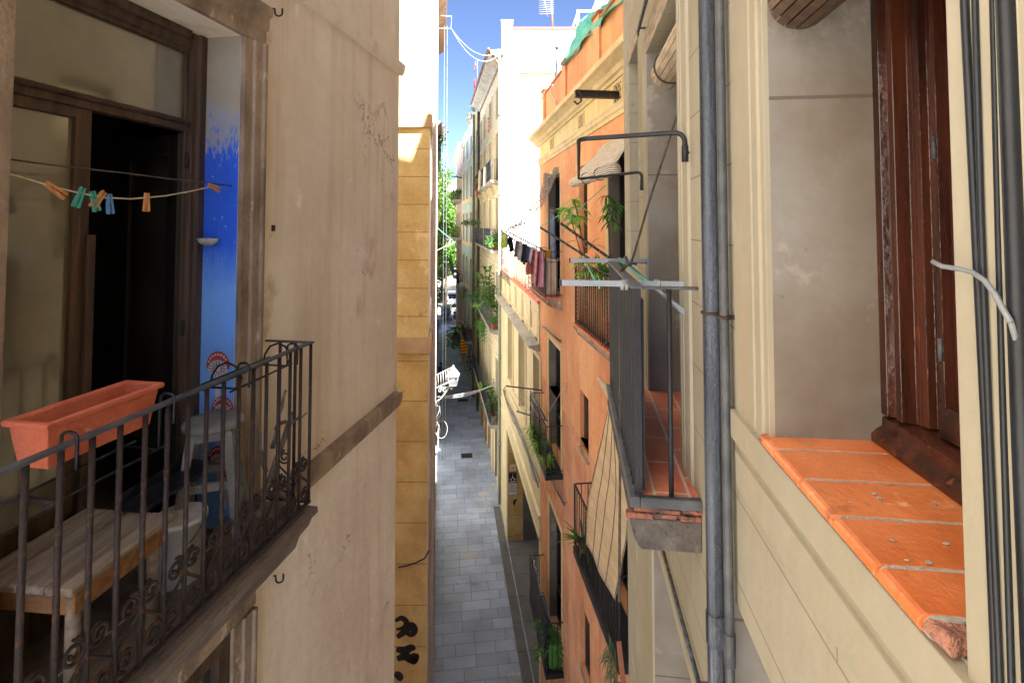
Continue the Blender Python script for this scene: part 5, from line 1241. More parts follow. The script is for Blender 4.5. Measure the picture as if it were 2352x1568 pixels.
# plants of the near upper balcony
pb = lambda y, v, z=zf1 + .03: WO.p(WO.uy(y), v, z)
plant('potted_palm', 'bushy palm in a terracotta pot at the right of the cane balcony', pb(6.9, .17, zf1 + .5), 'palm', 1.15, seed=3, group='plants on the cane balcony')
plant('potted_aloe', 'spiky grey green aloe above the cane screen', pb(7.45, .17, zf1 + .6), 'aloe', .85, seed=5, group='plants on the cane balcony')
plant('potted_aloe', 'green leafy rosette beside the palm behind the canes', pb(7.15, .17, zf1 + .6), 'aloe', 1.0, seed=8, group='plants on the cane balcony')
def climber(name, label, base, tops, seed, m_='leaf_bright', L=.22):
    t = thing(name, label, 'potted plant', base, 'plants on the cane balcony'); r_ = random.Random(seed); st, f = MB(), MB()
    p = MB(); p.lathe(base, [(.1, 0), (.13, .2), (.14, .2), (.14, .23), (.11, .23)], 14); p.build('pot', M['terracotta'], t)
    for tp in tops:
        pts = sag(V(base) + V((0, 0, .22)), tp, -.12, 10); st.tube(pts, .008, 6)
        for q in pts[-3:]:
            for i in range(9):
                a = r_.uniform(0, 6.28); f.leaf(q, V((math.cos(a), math.sin(a), r_.uniform(-.3, .6))), L * r_.uniform(.55, 1.3), r_.uniform(.04, .062), r_.uniform(.6, 1.4), 5, rnd=r_)
    st.build('stem', M['bark'], t); f.build('foliage', M[m_], t)
climber('umbrella_plant', 'tall plant with drooping bright green leaves above the drying arms', pb(7.9, .2, zf1 + .1), [at(1318, 458, 7.5), at(1302, 478, 7.6)], 2, L=.26)
climber('umbrella_plant', 'leafy plant rising under the slatted blind near the doorway', pb(6.9, .2, zf1 + .1), [at(1392, 450, 6.7), at(1406, 470, 6.6)], 4, 'leaf', .2)
k = MB(); r_ = random.Random(9)
for i in range(7): k.leaf(at(1352, 560, 7.6) + V((0, 0, -.1)), V((r_.uniform(-1, .6), r_.uniform(-.4, .4), r_.uniform(.5, 1.4))), r_.uniform(.35, .6), .02, 1.4, 6, rnd=r_)
tag(k.build('dry_frond', M['straw']), 'dry straw coloured fronds arching by the drying arms', 'plant')
# plants of the far middle balcony
g = 'plants on the far middle balcony'
for y, sc, sd, lab in ((11.25, .8, 7, 'spider plant in the near corner of the far middle balcony'), (12.0, 1.0, 9, 'large pale spider plant spilling out halfway along the far middle balcony'), (12.8, 1.0, 11, 'spider plant at the far end of the far middle balcony')):
    plant('spider_plant', lab, WO.p(WO.uy(y), .3, zf2 + .03), 'spider', sc, seed=sd, group=g, pot='terracotta' if sd != 9 else 'cloth_red', potr=.09, poth=.16)
wire('clothes_rack_line', 'white lines of the folding rack outside the far middle balcony', 'washing line', [[at(1170 + 13 * i, 900 + 3 * i, 12.6), at(1195 + 14 * i, 948 + 3 * i, 11.4)] for i in range(5)], .007, 'cable_white')
k = MB(); k.tube([at(1162, 886, 12.9), at(1245, 896, 12.7)], .018, 6); k.tube([at(1187, 944, 11.6), at(1258, 966, 11.1)], .018, 6); k.tube([at(1218, 898, 12.7), at(1252, 960, 11.1)], .022, 6)
tag(k.build('folding_rack', M['iron_grey']), 'grey folding drying rack leaning out from the far middle balcony', 'drying rack')
# plants of the near middle balcony, hanging out
g = 'plants on the near middle balcony'
plant('spider_plant', 'grey green leaves drooping at the far end of the reed mat balcony', WO.p(WO.uy(8.35), .25, zf2 + .05), 'aloe', .9, seed=24, group=g, potr=.08, poth=.14)
k = MB(); r_ = random.Random(14)
for i in range(16):
    q = WO.p(WO.uy(6.5 + r_.uniform(-.15, .2)), .38, zf2 - .05); k.tube(sag(q + V((0, 0, .2)), q + V((r_.uniform(-.06, .06), 0, r_.uniform(-.6, -.25))), -.05, 6), .004, 4)
    for j in range(5): k.leaf(q + V((r_.uniform(-.05, .05), 0, r_.uniform(-.5, .1))), V((r_.uniform(-1, .5), r_.uniform(-1, 1), r_.uniform(-.2, .7))), r_.uniform(.1, .3), r_.uniform(.008, .018), 1.3, 5, rnd=r_)
tag(k.build('trailing_plant', M['leaf_grey']), 'trailing shoots hanging under the near middle balcony', 'plant')
# things on the lowest balcony
plant('potted_bush', 'green shrub in a terracotta pot behind the black cloth screen', WO.p(WO.uy(11.15), .16, zf3 + .03), 'bush', 1.1, seed=31, group='plants on the lowest balcony')
k = MB(); k.box(WO, farN + .05, farN + .55, .03, .3, zf3 + .03, zf3 + .5); tag(k.build('green_crate', M['green_panel'], bevel=.02), 'green box at the near end of the screened lowest balcony', 'box')
wire('washing_line', 'blue washing line with pegs stretched over the lowest balcony', 'washing line', [sag(WO.p(farF + .3, .3, zf3 + 1.02), WO.p(farN, .25, zf3 + 1.0), .12)], .008, 'peg_blue')
q0 = sag(WO.p(farF + .3, .3, zf3 + 1.02), WO.p(farN, .25, zf3 + 1.0), .12)
for i, (c_, mm) in enumerate((('white', 'cloth_white'), ('pink', 'cloth_pink'), ('pale blue', 'peg_blue'))):
    k = MB(); q = q0[1 + i]; k.box(Fr(q, .4 * i), -.012, .012, -.04, .04, -.09, .02); tag(k.build('clothes_peg', M[mm]), c_ + ' clothes pegs on the blue line of the lowest balcony', 'clothes peg', 'pegs on the lowest balcony line')
wire('wall_rope', 'thin cord slanting from a nail on the orange wall to the folding rack', 'cord', [[wo_at(1302, 878, .02), at(1255, 955, 11.2)], [wo_at(1303, 878, .02), wo_at(1297, 905, .02)]], .006, 'rope_pale')
wire('spare_cables', 'black cable ends poking from under the cane balcony', 'cable', [[WO.p(WO.uy(6.9), .36, zf1 - .02), at(1390, 775, 6.9), at(1379, 800, 6.9)], [WO.p(WO.uy(6.8), .36, zf1 - .02), at(1400, 785, 6.8), at(1392, 804, 6.8)]], .008, 'cable_black')
k = MB(); k.extr(WR, [(.0, -4.62), (.05, -4.62), (.05, -4.59), (.0, -4.58)], WR.uy(4.7), WR.uy(5.8)); tag(k.build('brick_ledge', M['brickedge']), 'row of orange brick ends edging the lower corner of the beige wall', 'brick ledge')
# ================================================================== low cream house
WC = Wall((2.487, 0), (-.128, 1), 'R'); k0, k1 = WC.uy(13.62), WC.uy(23.4)
cream = thing('cream_house', 'low cream house with panelled parapet, grey ledge and wide street opening', 'building', WC.p(k0, 0, -CZ))
zcop = -2.05; zled = -3.25; zli = -8.25
rF, rN = WC.uy(20.8), WC.uy(13.9)
wins = []
for (pa, pb_, top, botm) in (((1168, 720), (1179, 740), 0, 0), ((1193, 760), (1208, 790), 0, 0), ((1227, 815), (1240.5, 850), 0, 0)):
    wins.append((WC.u(*pb_), WC.u(*pa), -6.15, -3.62, .22))
wins[2] = (wins[2][1] - 1.0, wins[2][1], -6.15, -3.62, .22)
m = MB(); facade(m, WC, k0, k1, -CZ, zcop - .08, wins + [(rN, rF, -CZ, zli, 1.25, 'far')]); body(m, WC, k0, k1, -CZ, zcop - .08, 9); m.build('wall', M['cream'], cream)
for i, h in enumerate(wins):
    window(cream, WC, *h[:4], .2, 'cream_trim', 'door_grey', 1, (), fw=.05, surround='cream_trim', sw=.13, sv=.035, sill=False)
    for d in (-.16, .16):
        k = MB(); u = (h[0] + h[1]) / 2 + d; ring(k, WC, u - .08, u + .08, h[3] + .3, h[3] + .46, .025, -.005, .02, False); k.box(WC, u - .08, u + .08, .003, .006, h[3] + .3, h[3] + .46); k.build('wall_vent', M['brown_trim'], cream)
m = MB(); m.box(WC, k0, k1, -.35, .07, zcop - .079, zcop); m.build('coping', M['terracotta'], cream, bevel=.006)
m = MB(); m.extr(WC, [(-.01, zcop - .2), (.03, zcop - .2), (.06, zcop - .085), (-.01, zcop - .085)], k0, k1); m.build('coping_moulding', M['cream_trim'], cream)
m = MB(); m.extr(WC, [(-.02, zled - .14), (.1, zled - .12), (.26, zled - .05), (.3, zled - .045), (.3, zled + .02), (-.02, zled + .06)], k0 + .02, k1 - .05); m.build('ledge', M['grey_stone'], cream, bevel=.005)
u = k0
n = 6; stp = (k1 - k0) / n
for i in range(n + 1):
    k = MB(); uu = k0 + stp * i; a, b = max(k0 + .01, uu - .16), min(k1 - .01, uu + .16); k.box(WC, a, b, -.01, .04, zled + .06, zcop - .21); k.build('pilaster', M['cream_trim'], cream, bevel=.004)
    if i < n:
        k = MB(); ring(k, WC, uu + .34, uu + stp - .34, zled + .24, zcop - .42, .05, -.01, .028); k.build('panel_moulding', M['cream_trim'], cream)
m = MB(); m.extr(WC, [(-.01, zli + .02), (.05, zli + .02), (.05, zli + .1), (.03, zli + .12), (.03, zli + .5), (.06, zli + .54), (.06, zli + .62), (-.01, zli + .66)], k0 + .02, k1 - .02); m.build('lintel_moulding', M['cream_trim'], cream, bevel=.004)
m = MB(); m.box(WC, rN + .03, rF - .03, -1.25, -1.2, -CZ, zli - .03); m.build('rolling_door', M['door_grey'], cream)
FW = Wall(WC.p(rF, 0, 0)[:2], (-WC.n)[:2], 'R'); FW.n = -WC.d
m = MB(); m.quad(FW.p(0, .003, -CZ), FW.p(1.2, .003, -CZ), FW.p(1.2, .003, zli), FW.p(0, .003, zli)); m.build('opening_pier', M['ochre_low'], cream)
m = MB(); m.box(FW, .62, 1.18, .004, .03, -CZ + .02, zli - .5); m.build('side_door', M['door_grey'], cream)
for u0 in (rF + .1,):
    m = MB(); m.vext(WC, [(u0, -.01), (u0, .03), (u0 + .5, .03), (u0 + .5, -.01)], -CZ, zli); m.build('pier_strip', M['cream_trim'], cream)
# stickers on the pier
def fpx(x, y): return 1160 + .0953 * x, 1056.6 + .0953 * y
def rect(name, label, cat, x0, y0, x1, y1, m_, v=.006):
    u0, u1 = FW.u(*fpx(x0, y0), v), FW.u(*fpx(x1, y0), v); z0, z1 = FW.z(*fpx(x0, y1), v), FW.z(*fpx(x0, y0), v)
    k = MB(); k.box(FW, u0, u1, v, v + .004, z0, z1); o = k.build(name, M[m_]); tag(o, label, cat, None); return o, u0, u1, z0, z1
def text_on(parent, s, u, z, size, v, m_, width=None, name='lettering'):
    cu = bpy.data.curves.new('lettering', 'FONT'); cu.body = s; cu.size = 1; cu.align_x = 'CENTER'; cu.align_y = 'CENTER'
    to = bpy.data.objects.new('lettering', cu); COL.objects.link(to); bpy.context.view_layer.update()
    me = bpy.data.meshes.new_from_object(to); bpy.data.objects.remove(to)
    wd = max(q.co.x for q in me.vertices) - min(q.co.x for q in me.vertices)
    kx = (width / wd) if width else size
    k = MB(); k.add([FW.p(u + q.co.x * kx, v, z + q.co.y * size) for q in me.vertices], [list(p.vertices) for p in me.polygons]); return k.build(name, M[m_], parent)
o, u0, u1, z0, z1 = rect('poster', 'black poster with a white arrow on the ochre pier of the street opening', 'poster', 97, 285, 275, 537, 'black_print')
um, h_, w_ = (u0 + u1) / 2, z1 - z0, abs(u1 - u0)
text_on(o, 'AFTERLIFE', um, z1 - h_ * .08, h_ * .1, .0115, 'white_print', w_ * .8)
k = MB(); v = .0115; q = lambda x, y: FW.p(um + x * w_, v, z0 + y * h_)
k.quad(q(-.03, .45), q(.03, .45), q(.03, .8), q(-.03, .8)); k.quad(q(0, .36), q(.15, .52), q(.1, .55), q(0, .44)); k.quad(q(0, .36), q(-.15, .52), q(-.1, .55), q(0, .44))
for e in (-.24, .24): k.quad(q(e - .14, .28), q(e + .14, .28), q(e + .1, .38), q(e - .1, .38)); k.quad(q(e - .05, .2), q(e + .05, .2), q(e + .07, .27), q(e - .07, .27))
k.quad(q(-.4, .04), q(.4, .04), q(.36, .12), q(-.36, .12)); k.build('arrow_print', M['white_print'], o)
o, u0, u1, z0, z1 = rect('paper_notice', 'white paper with black hand lettering below the arrow poster', 'notice', 95, 565, 275, 830, 'white_print')
um, h_, w_ = (u0 + u1) / 2, z1 - z0, abs(u1 - u0)
text_on(o, 'iRA', um, z1 - h_ * .2, h_ * .26, .0115, 'ink', w_ * .6); text_on(o, 'REZO', um, z1 - h_ * .42, h_ * .22, .0115, 'ink', w_ * .8); text_on(o, 'NEO', um, z1 - h_ * .68, h_ * .26, .0115, 'ink', w_ * .8)
o, u0, u1, z0, z1 = rect('sticker', 'pale sticker with a yellow blotch above the arrow poster', 'sticker', 118, 108, 262, 262, 'white_print')
k = MB(); um, h_, w_ = (u0 + u1) / 2, z1 - z0, abs(u1 - u0); q = lambda x, y: FW.p(um + x * w_, .0115, z0 + y * h_)
k.quad(q(-.36, .1), q(.3, .06), q(.4, .5), q(.28, .85), q(.1, .7), q(-.1, .72), q(-.28, .8), q(-.4, .4)); k.build('print', M['yellow_print'], o)
k = MB(); q = lambda x, y: FW.p(FW.u(*fpx(x, y), .005), .005, FW.z(*fpx(x, y), .005))
k.quad(q(190, 1020), q(210, 960), q(250, 930), q(300, 950), q(300, 970), q(265, 975), q(250, 1030), q(230, 1095), q(200, 1070)); k.build('spray_mark', M['ink'], cream)
k = MB(); k.quad(q(150, 1050), q(175, 1035), q(185, 1100), q(200, 1200), q(180, 1205)); k.build('spray_mark', M['yellow_print'], cream)
# cable loom along the cream facade
paths = []; r_ = random.Random(12)
for i in range(5):
    paths.append([WC.p(WC.u(x, y, .05), .05 + .02 * i + r_.uniform(0, .02), WC.z(x, y, .05) + r_.uniform(-.1, .1)) for x, y in ((1160, 890), (1163, 908), (1172, 935), (1184, 965), (1196, 992), (1208, 1022), (1220, 1056), (1232, 1090), (1239, 1112))])
wire('cable_loom', 'loose loom of grey cables clipped along the cream facade', 'cable', paths, .016, 'cable_grey')
wire('crossing_cables', 'white and dark cables sagging across the street to the cream facade', 'cable', [sag(W1.p(ucab, .1, -8.2), WC.p(WC.uy(22.9), .1, WC.z(1158, 890) + dz), .1 + .1 * i) for i, dz in enumerate((-.1, 0, .05))], .012, 'cable_white', 'cables across the alley')
k = MB(); k.tube([WC.p(WC.uy(14.3), .05 + .28 * math.sin(a) * .3, -9.6 + .5 * math.cos(a)) for a in [i * math.pi / 10 for i in range(11)]], .02, 6); tag(k.build('cable_loop', M['cable_black']), 'black cable loop on the cream wall beside the orange corner', 'cable')
# white lattice balustrade on the terrace
m = MB(); bu0, bu1 = WC.uy(14.6), WC.uy(19.3); zz0, zz1 = zcop + .002, zcop + .95
bal2 = None
for i in range(8):
    k = MB(); u = bu0 + (bu1 - bu0) * i / 7; k.box(WC, u - .05, u + .05, -.18, -.03, zz0, zz1); o = k.build('balustrade_post', M['lattice'], cream)
for j in range(6):
    k = MB(); z = zz0 + .1 + j * .16; k.box(WC, bu0 + .051, bu1 - .051, -.14, -.07, z, z + .05); k.build('balustrade_slat', M['lattice'], cream)
# green drainpipe between cream and white houses
k = MB(); up = WC.uy(22.95); k.tube([WC.p(up, .1, -CZ + .3), WC.p(up, .1, 7.4)], .062, 10)
for z in (-9.8, -6, -2.4, 1.2, 4.8): k.tube([WC.p(up, .1, z), WC.p(up, .1, z + .16)], .075, 10)
tag(k.build('drainpipe', M['pipe_green']), 'tall grey green drainpipe at the corner between cream and white houses', 'drainpipe')
# ================================================================== tall white house with the party wall
W3 = Wall((3.22, 0), (-.155, 1), 'R'); t0, t1 = W3.uy(23.5), W3.uy(34.5)
tall = thing('tall_white_house', 'tall house with a blank sunlit white party wall and cream street front', 'building', W3.p(t0, 0, -CZ))
zev = 7.75
tw = []
for z, hh in ((-12.5, 2.9), (-9.3, 2.7), (-5.0, 2.6), (-1.27, 2.5), (2.05, 2.4), (5.2, 1.5)):
    for y in (24.7, 27.8, 31.0, 33.2)[:3 if z < -12 else 4]: tw.append((W3.uy(y), W3.uy(y + 1.05), z + .02, z + hh, .2))
m = MB(); facade(m, W3, t0, t1, -CZ, zev + .6, tw); m.build('front_wall', M['cream_light'], tall)
PX = 10.0
a, b, c = W3.p(t0, 0, 0), W3.p(t1, 0, 0), V((W3.p(t1, 0, 0).x + PX, 34.5, 0)); d = V((a.x + PX, 23.5, 0))
m = MB(); hz = 9.0
m.quad(*[V((q.x, q.y, z)) for q, z in ((a, -CZ), (d, -CZ), (d, hz), (a, hz))]); m.quad(*[V((q.x, q.y, z)) for q, z in ((b, -CZ), (c, -CZ), (c, hz - .5), (b, hz - .5))]); m.quad(*[V((q.x, q.y, z)) for q, z in ((d, -CZ), (c, -CZ), (c, hz), (d, hz))])
m.quad(*[V((q.x, q.y, zev + .55)) for q in (a, b, c, d)]); m.box(WORLD, a.x + .02, d.x, 23.502, 23.8, zev + .6, hz); m.build('party_wall', M['white_wall'], tall)
m = MB(); m.box(WORLD, a.x - .02, d.x, 23.45, 23.85, hz + .001, hz + .08); m.build('coping', M['terracotta'], tall)
m = MB(); m.box(WORLD, a.x - .06, a.x + .45, 23.44, 23.95, hz - 1.2, hz + .35); m.box(WORLD, a.x - .09, a.x + .48, 23.42, 23.98, hz + .351, hz + .42); m.build('chimney', M['white_wall'], tall)
m = MB(); m.extr(W3, [(-.3, zev), (.12, zev - .25), (.2, zev - .05), (.55, zev + .1), (.6, zev + .25), (-.3, zev + .4)], t0 + .05, t1); m.build('eave', M['grey_stone'], tall)
m = MB(); m.tube([W3.p(t0 + .05, .66, zev + .3), W3.p(t1, .66, zev + .3)], .07, 8); m.tube([W3.p(t0 + .2, .66, zev + .25), W3.p(t0 + .15, .3, zev - .2), W3.p(t0 + .05, .1, zev - .5)], .05, 8); m.build('gutter', M['brown_trim'], tall)
m = MB(); m.box(WORLD, a.x + .75, a.x + 4.3, 23.25, 23.498, 6.9, 7.02); m.build('wall_ledge', M['grey_stone'], tall)
for i, h in enumerate(tw):
    window(tall, W3, *h[:4], .16, ('shutter_brown', 'shutter_green', 'wood_dark')[i % 3], 'glass_dark', 1, (), fw=.06, surround='cream_trim' if h[2] > -11 else 'brown_trim', sw=.16, sv=.05, sill=False, shut='shutter_brown' if i % 4 == 1 else None)
for z in (-5.9, -2.1, 1.3, 4.6):
    k = MB(); k.extr(W3, [(-.01, z), (.06, z + .04), (.06, z + .12), (-.01, z + .16)], t0 + .1, t1); k.build('string_course', M['cream_trim'], tall)
for y in (24.25, 27.0, 30.3, 32.6):
    k = MB(); u = W3.uy(y); k.vext(W3, [(u - .2, -.01), (u - .2, .1), (u + .2, .1), (u + .2, -.01)], -CZ, -9.6); k.build('pilaster', M['brown_trim' if y > 30 else 'cream_trim'], tall)
ti = 'iron_grey'
Bt = balcony(tall, W3, W3.uy(24.1), W3.uy(33.6), -9.35, .5, iron='iron_black', step=.16, label='long low balcony with dense black railing')
m = MB(); m.box(W3, W3.uy(24.15), W3.uy(33.5), .46, .475, -9.25, -8.5); m.build('railing_panel', M['slate'], Bt)
balcony(tall, W3, W3.uy(24.1), W3.uy(32.6), -5.02, .48, iron=ti, step=.16, label='long balcony crowded with tall green plants')
balcony(tall, W3, W3.uy(24.3), W3.uy(27.6), -1.29, .45, iron=ti, step=.14, label='near balcony of the third floor with grey panels')
balcony(tall, W3, W3.uy(28.2), W3.uy(33.4), -1.29, .45, iron=ti, step=.16)
balcony(tall, W3, W3.uy(24.3), W3.uy(26.8), 2.03, .45, iron=ti, step=.14)
balcony(tall, W3, W3.uy(27.4), W3.uy(29.8), 2.03, .45, iron=ti, step=.14)
balcony(tall, W3, W3.uy(30.4), W3.uy(33.4), 2.03, .45, iron=ti, step=.16)
for y in (24.5, 26.5, 27.6, 29.6, 30.6, 33):
    k = MB(); k.extr(W3, [(0, 1.3), (.1, 1.32), (.34, 1.82), (0, 1.82)], W3.uy(y), W3.uy(y + .2)); k.build('console', M['cream_trim'], tall)
for y0, y1, zb_ in ((24.4, 25.9, -1.29), (26.2, 27.5, -1.29), (24.5, 25.6, 2.03)):
    k = MB(); k.box(W3, W3.uy(y0), W3.uy(y1), .42, .432, zb_ + .1, zb_ + .92); tag(k.build('privacy_screen', M['cable_grey']), {24.4: 'grey privacy screen on the near third floor balcony by the drainpipe', 26.2: 'grey privacy screen at the far half of the near third floor balcony', 24.5: 'grey privacy screen on the upper balcony under the yellow flag'}[y0], 'screen')
g = 'plants on the white house balconies'
pq = lambda y, v, z: W3.p(W3.uy(y), v, z + .01)
for y, z, kd, sc, sd, lab, mm in ((24.5, -5.02, 'bush', 1.0, 41, 'small bushy plant in an orange pot by the drainpipe end of the crowded balcony', 'terracotta'), (24.9, -5.02, 'bush', .9, 42, 'second orange pot from the drainpipe on the crowded balcony', 'terracotta'),
        (25.4, -5.02, 'rubber', 1.1, 43, 'pale broad leaved plant in the middle of the crowded balcony', 'terracotta'), (26.2, -5.02, 'rubber', 1.5, 45, 'tall dark rubber plant rising from the crowded balcony', 'terracotta'), (27.4, -5.02, 'rubber', 1.7, 47, 'tallest rubber plant of the crowded balcony', 'terracotta'),
        (28.6, -5.02, 'palm', 1.6, 49, 'yellow green palm at the far part of the crowded balcony', 'terracotta'), (30.2, -5.02, 'bush', 2.2, 51, 'dark bush hiding the far end of the crowded balcony', 'terracotta'), (31.8, -5.02, 'palm', 1.9, 52, 'feathery fronds at the far tip of the crowded balcony', 'terracotta'),
        (24.6, -9.35, 'rubber', .8, 53, 'leafy plant by the drainpipe on the low black balcony', 'cloth_white'), (25.3, -9.35, 'palm', 1.1, 54, 'dry palm on the low black balcony', 'terracotta'), (26.3, -9.35, 'rubber', .7, 55, 'split leaved plant against the wall of the low black balcony', 'terracotta'), (28.0, -9.35, 'bush', 1.3, 56, 'green plant halfway along the low black balcony', 'terracotta'),
        (24.6, -1.29, 'bush', 1.6, 57, 'hanging green plant on the third floor balcony by the drainpipe', 'terracotta'), (30.8, 2.03, 'bush', 1.3, 58, 'plant at the far upper balcony beside an orange pot', 'terracotta'), (30.2, 2.03, 'aloe', .5, 59, 'orange pot at the far upper balcony', 'terracotta')):
    plant('potted_plant', lab, pq(y, .26, z), kd, sc, mm, sd, g)
k = MB(); r_ = random.Random(3)
for i in range(12): k.clump(pq(28.5 + r_.uniform(-1.5, 3), .5, -5.3 - r_.uniform(0, .9)), (.2, .5, .3), 40, .12, r_)
tag(k.build('trailing_plant', M['leaf']), 'creeper trailing below the crowded balcony', 'plant')
def flag(name, label, a, m_, w, h, yaw=0):
    k = MB(); fr = Fr(a, yaw); k.grid([[fr.p(w * j / 6, .05 * math.sin(j * 1.4 + i * .5), -h * i / 8) for j in range(7)] for i in range(9)]); return tag(k.build(name, M[m_], solid=.006), label, 'flag')
flag('striped_flag', 'yellow and red striped flag hanging below the top floor of the white house', at(1120, 270, 29), 'catalan_flag', .35, .9)
flag('hanging_towel', 'red and white towel hanging from the far upper balcony', W3.p(W3.uy(31.5), .5, 2.7), 'cloth_red', .3, 1.1, 1.7)
k = MB(); k.tube(sag(W3.p(W3.uy(26.5), .5, 2.9), W3.p(W3.uy(26.6), .52, 1.9), -.0, 6), .09, 8); tag(k.build('hanging_towel', M['cloth_white']), 'white towel draped on the near upper balcony', 'towel')
k = MB(); k.tube(sag(W3.p(W3.uy(29.2), .5, 3.0), W3.p(W3.uy(29.6), .52, 1.9), .1, 8), .1, 8); tag(k.build('hanging_towel', M['cloth_cream']), 'pale rolled cloth draped on the middle upper balcony', 'towel')
# roof things: stair head, railing frame, aerial
rf = thing('roof_terrace', 'white railed lookout above the party wall roof', 'roof structure', (3.6, 25, zev + .56))
X0, X1 = at(1284, 100, 25).x, at(1372, 60, 25).x; zt0, zt1 = at(1290, 90, 25).z, at(1290, 24, 25).z; zmid = at(1290, 57, 25).z
m = MB(); m.box(WORLD, X0 + .9, 8.6, 24.9, 28, zev + .56, zt0 - .2); m.build('stair_head', M['white_wall'], rf)
for (x, y) in ((X0 + .95, 25), (X1, 25), (X0 + .95, 27.6), (X1, 27.6)):
    k = MB(); k.box(WORLD, x - .07, x + .07, y - .07, y + .07, zt0 - .6, zt1); k.build('post', M['white_iron'], rf)
for z in (zt0, zmid, zt1 - .05):
    k = MB(); k.box(WORLD, X0 + 1.02, X1 - .07, 24.95, 25.05, z - .05, z + .05); k.box(WORLD, X0 + .9, X0 + 1.0, 25.07, 27.5, z - .05, z + .05); k.box(WORLD, X1 - .05, X1 + .05, 25.07, 27.5, z - .05, z + .05); k.build('rail', M['white_iron'], rf)
k = MB(); k.tube([V((X0 + 1.4, 25, zt0)), V((X0 + 2.1, 25, zt1))], .035, 6); k.tube([V((X0 + .2, 24.4, zt0 - .8)), V((X0 + .95, 25, zt1 - .1))], .05, 6); k.build('brace', M['white_iron'], rf)
k = MB(); k.box(WORLD, at(1392, 40, 26).x, 9.5, 26, 31, zev + .6, at(1392, 2, 26).z + 1.5); tag(k.build('stair_tower', M['white_wall']), 'pale grey stair tower rising beyond the teal shade net', 'roof structure')
ae = thing('roof_aerial', 'television aerial on a rusty pole above the white roof', 'aerial', at(1270, 85, 24))
k = MB(); k.tube([at(1271, 90, 24), at(1264, -40, 24)], .035, 8); k.build('pole', M['peg_wood'], ae)
k = MB(); k.tube([at(1249, -6, 24), at(1258, 38, 24)], .02, 6)
for i in range(8): y = -2 + i * 5; k.tube([at(1238, y, 24), at(1272, y - 2, 23.8)], .012, 5)
k.build('antenna', M['white_iron'], ae)
# ================================================================== blue house, far houses
def simple_house(name, label, W, u0, u1, z1, D, wm, rows, ys, trim, cornice=True, frames=('shutter_brown', 'wood_dark')):
    t = thing(name, label, 'building', W.p(u0, 0, -CZ)); hs = [(W.uy(y), W.uy(y + 1.0), z + .02, z + hh, .2) for z, hh in rows for y in ys]
    m = MB(); facade(m, W, u0, u1, -CZ, z1, hs); body(m, W, u0, u1, -CZ, z1, D); m.build('wall', M[wm], t)
    for i, h in enumerate(hs): window(t, W, *h[:4], .15, frames[i % 2], 'glass_dark', 1, surround=trim, sw=.14, sv=.04, sill=False)
    if cornice:
        k = MB(); k.extr(W, [(-.2, z1 - .6), (.05, z1 - .6), (.3, z1 - .25), (.42, z1 - .1), (.42, z1 + .05), (-.2, z1 + .1)], u0, u1); k.build('cornice', M['cream_trim'], t)
    return t
W4 = Wall((-2.13, 34.52), (-2.43, 12.48), 'R'); f1 = W4.uy(38); f2 = W4.uy(47)
ol = simple_house('olive_house', 'narrow olive yellow house front beside the cream balconies', W4, 0, f1, 8.2, 8, 'olive', ((-5, 2.2), (-1.3, 2.2), (2.2, 2.2), (5, 1.6)), (35.6,), 'olive', False)
k = MB(); k.tube([W4.p(f1 - .3, .1, -CZ), W4.p(f1 - .3, .1, 8)], .09, 8); k.build('drainpipe', M['cable_grey'], ol)
k = MB(); k.tube([W4.p(.4, .1, -CZ), W4.p(.4, .1, 8)], .09, 8); k.build('drainpipe', M['iron_grey'], ol)
bl = simple_house('blue_house', 'pale blue house front with yellowish trim', W4, f1 + .02, f2, 7.9, 8, 'blue_facade', ((-12.5, 2.6), (-8.8, 2.5), (-5.2, 2.4), (-1.6, 2.4), (2.0, 2.4), (5.2, 1.6)), (39.3, 42.3, 45.0), 'yellow_trim', False)
for z in (-9.2, -5.5, -1.9, 1.6, 5.0):
    k = MB(); k.extr(W4, [(-.01, z), (.04, z), (.04, z + .35), (-.01, z + .35)], f1 + .05, f2); k.build('string_course', M['yellow_trim'], bl)
balcony(bl, W4, W4.uy(38.8), W4.uy(41.2), -8.9, .55, style='plate', step=.16, label='balcony boxed in with brown wooden slats')
balcony(bl, W4, W4.uy(43.5), W4.uy(46.2), -5.3, .6, style='plate', step=.16)
k = MB()
bq = bl.children[-2]
for i in range(9): k.box(W4, W4.uy(38.8 + .27 * i), W4.uy(38.8 + .27 * i + .22), .56, .58, -8.8, -7.95)
for i in range(4): k.box(W4, W4.uy(38.8) - .03, W4.uy(38.8) - .01, .05 + .13 * i, .15 + .13 * i, -8.8, -7.95)
k.build('slat_screen', M['shutter_brown'], bq)
W5 = Wall((-4.56, 47.02), (-.1515, 1), 'R'); g1 = W5.uy(60)
fr_h = simple_house('rose_house', 'far rose grey house with a curved cornice and little balconies', W5, 0, g1, 7.4, 8, 'pink_facade', ((-12.5, 2.6), (-8.8, 2.5), (-5.0, 2.4), (-1.3, 2.4), (2.3, 2.4)), (48.5, 51.6, 54.7, 57.6), 'cream_trim')
for y0, y1, z in ((48, 51, 2.2), (53, 56, 2.2), (48, 51, -1.4), (53, 56, -1.4), (48, 51, -5.1), (54, 57, -5.1)): balcony(fr_h, W5, W5.uy(y0), W5.uy(y1), z, .75, iron='iron_black', step=.2)
for y, z in ((48.6, 2.2), (50, 2.2), (49.5, -1.4), (54, -1.4), (55, 2.2)): plant('potted_plant', {48.6: 'small shrub on the topmost balcony of the far rose house', 50: 'reddish potted shrub deeper on the topmost far balcony', 49.5: 'dark shrub on the middle balcony of the far rose house', 54: 'plant on the second balcony along the far rose house', 55: 'plant high on the far end balcony of the rose house'}[y], W5.p(W5.uy(y), .4, z), 'bush', 1.7, seed=int(y * 3), group='plants on the far house')
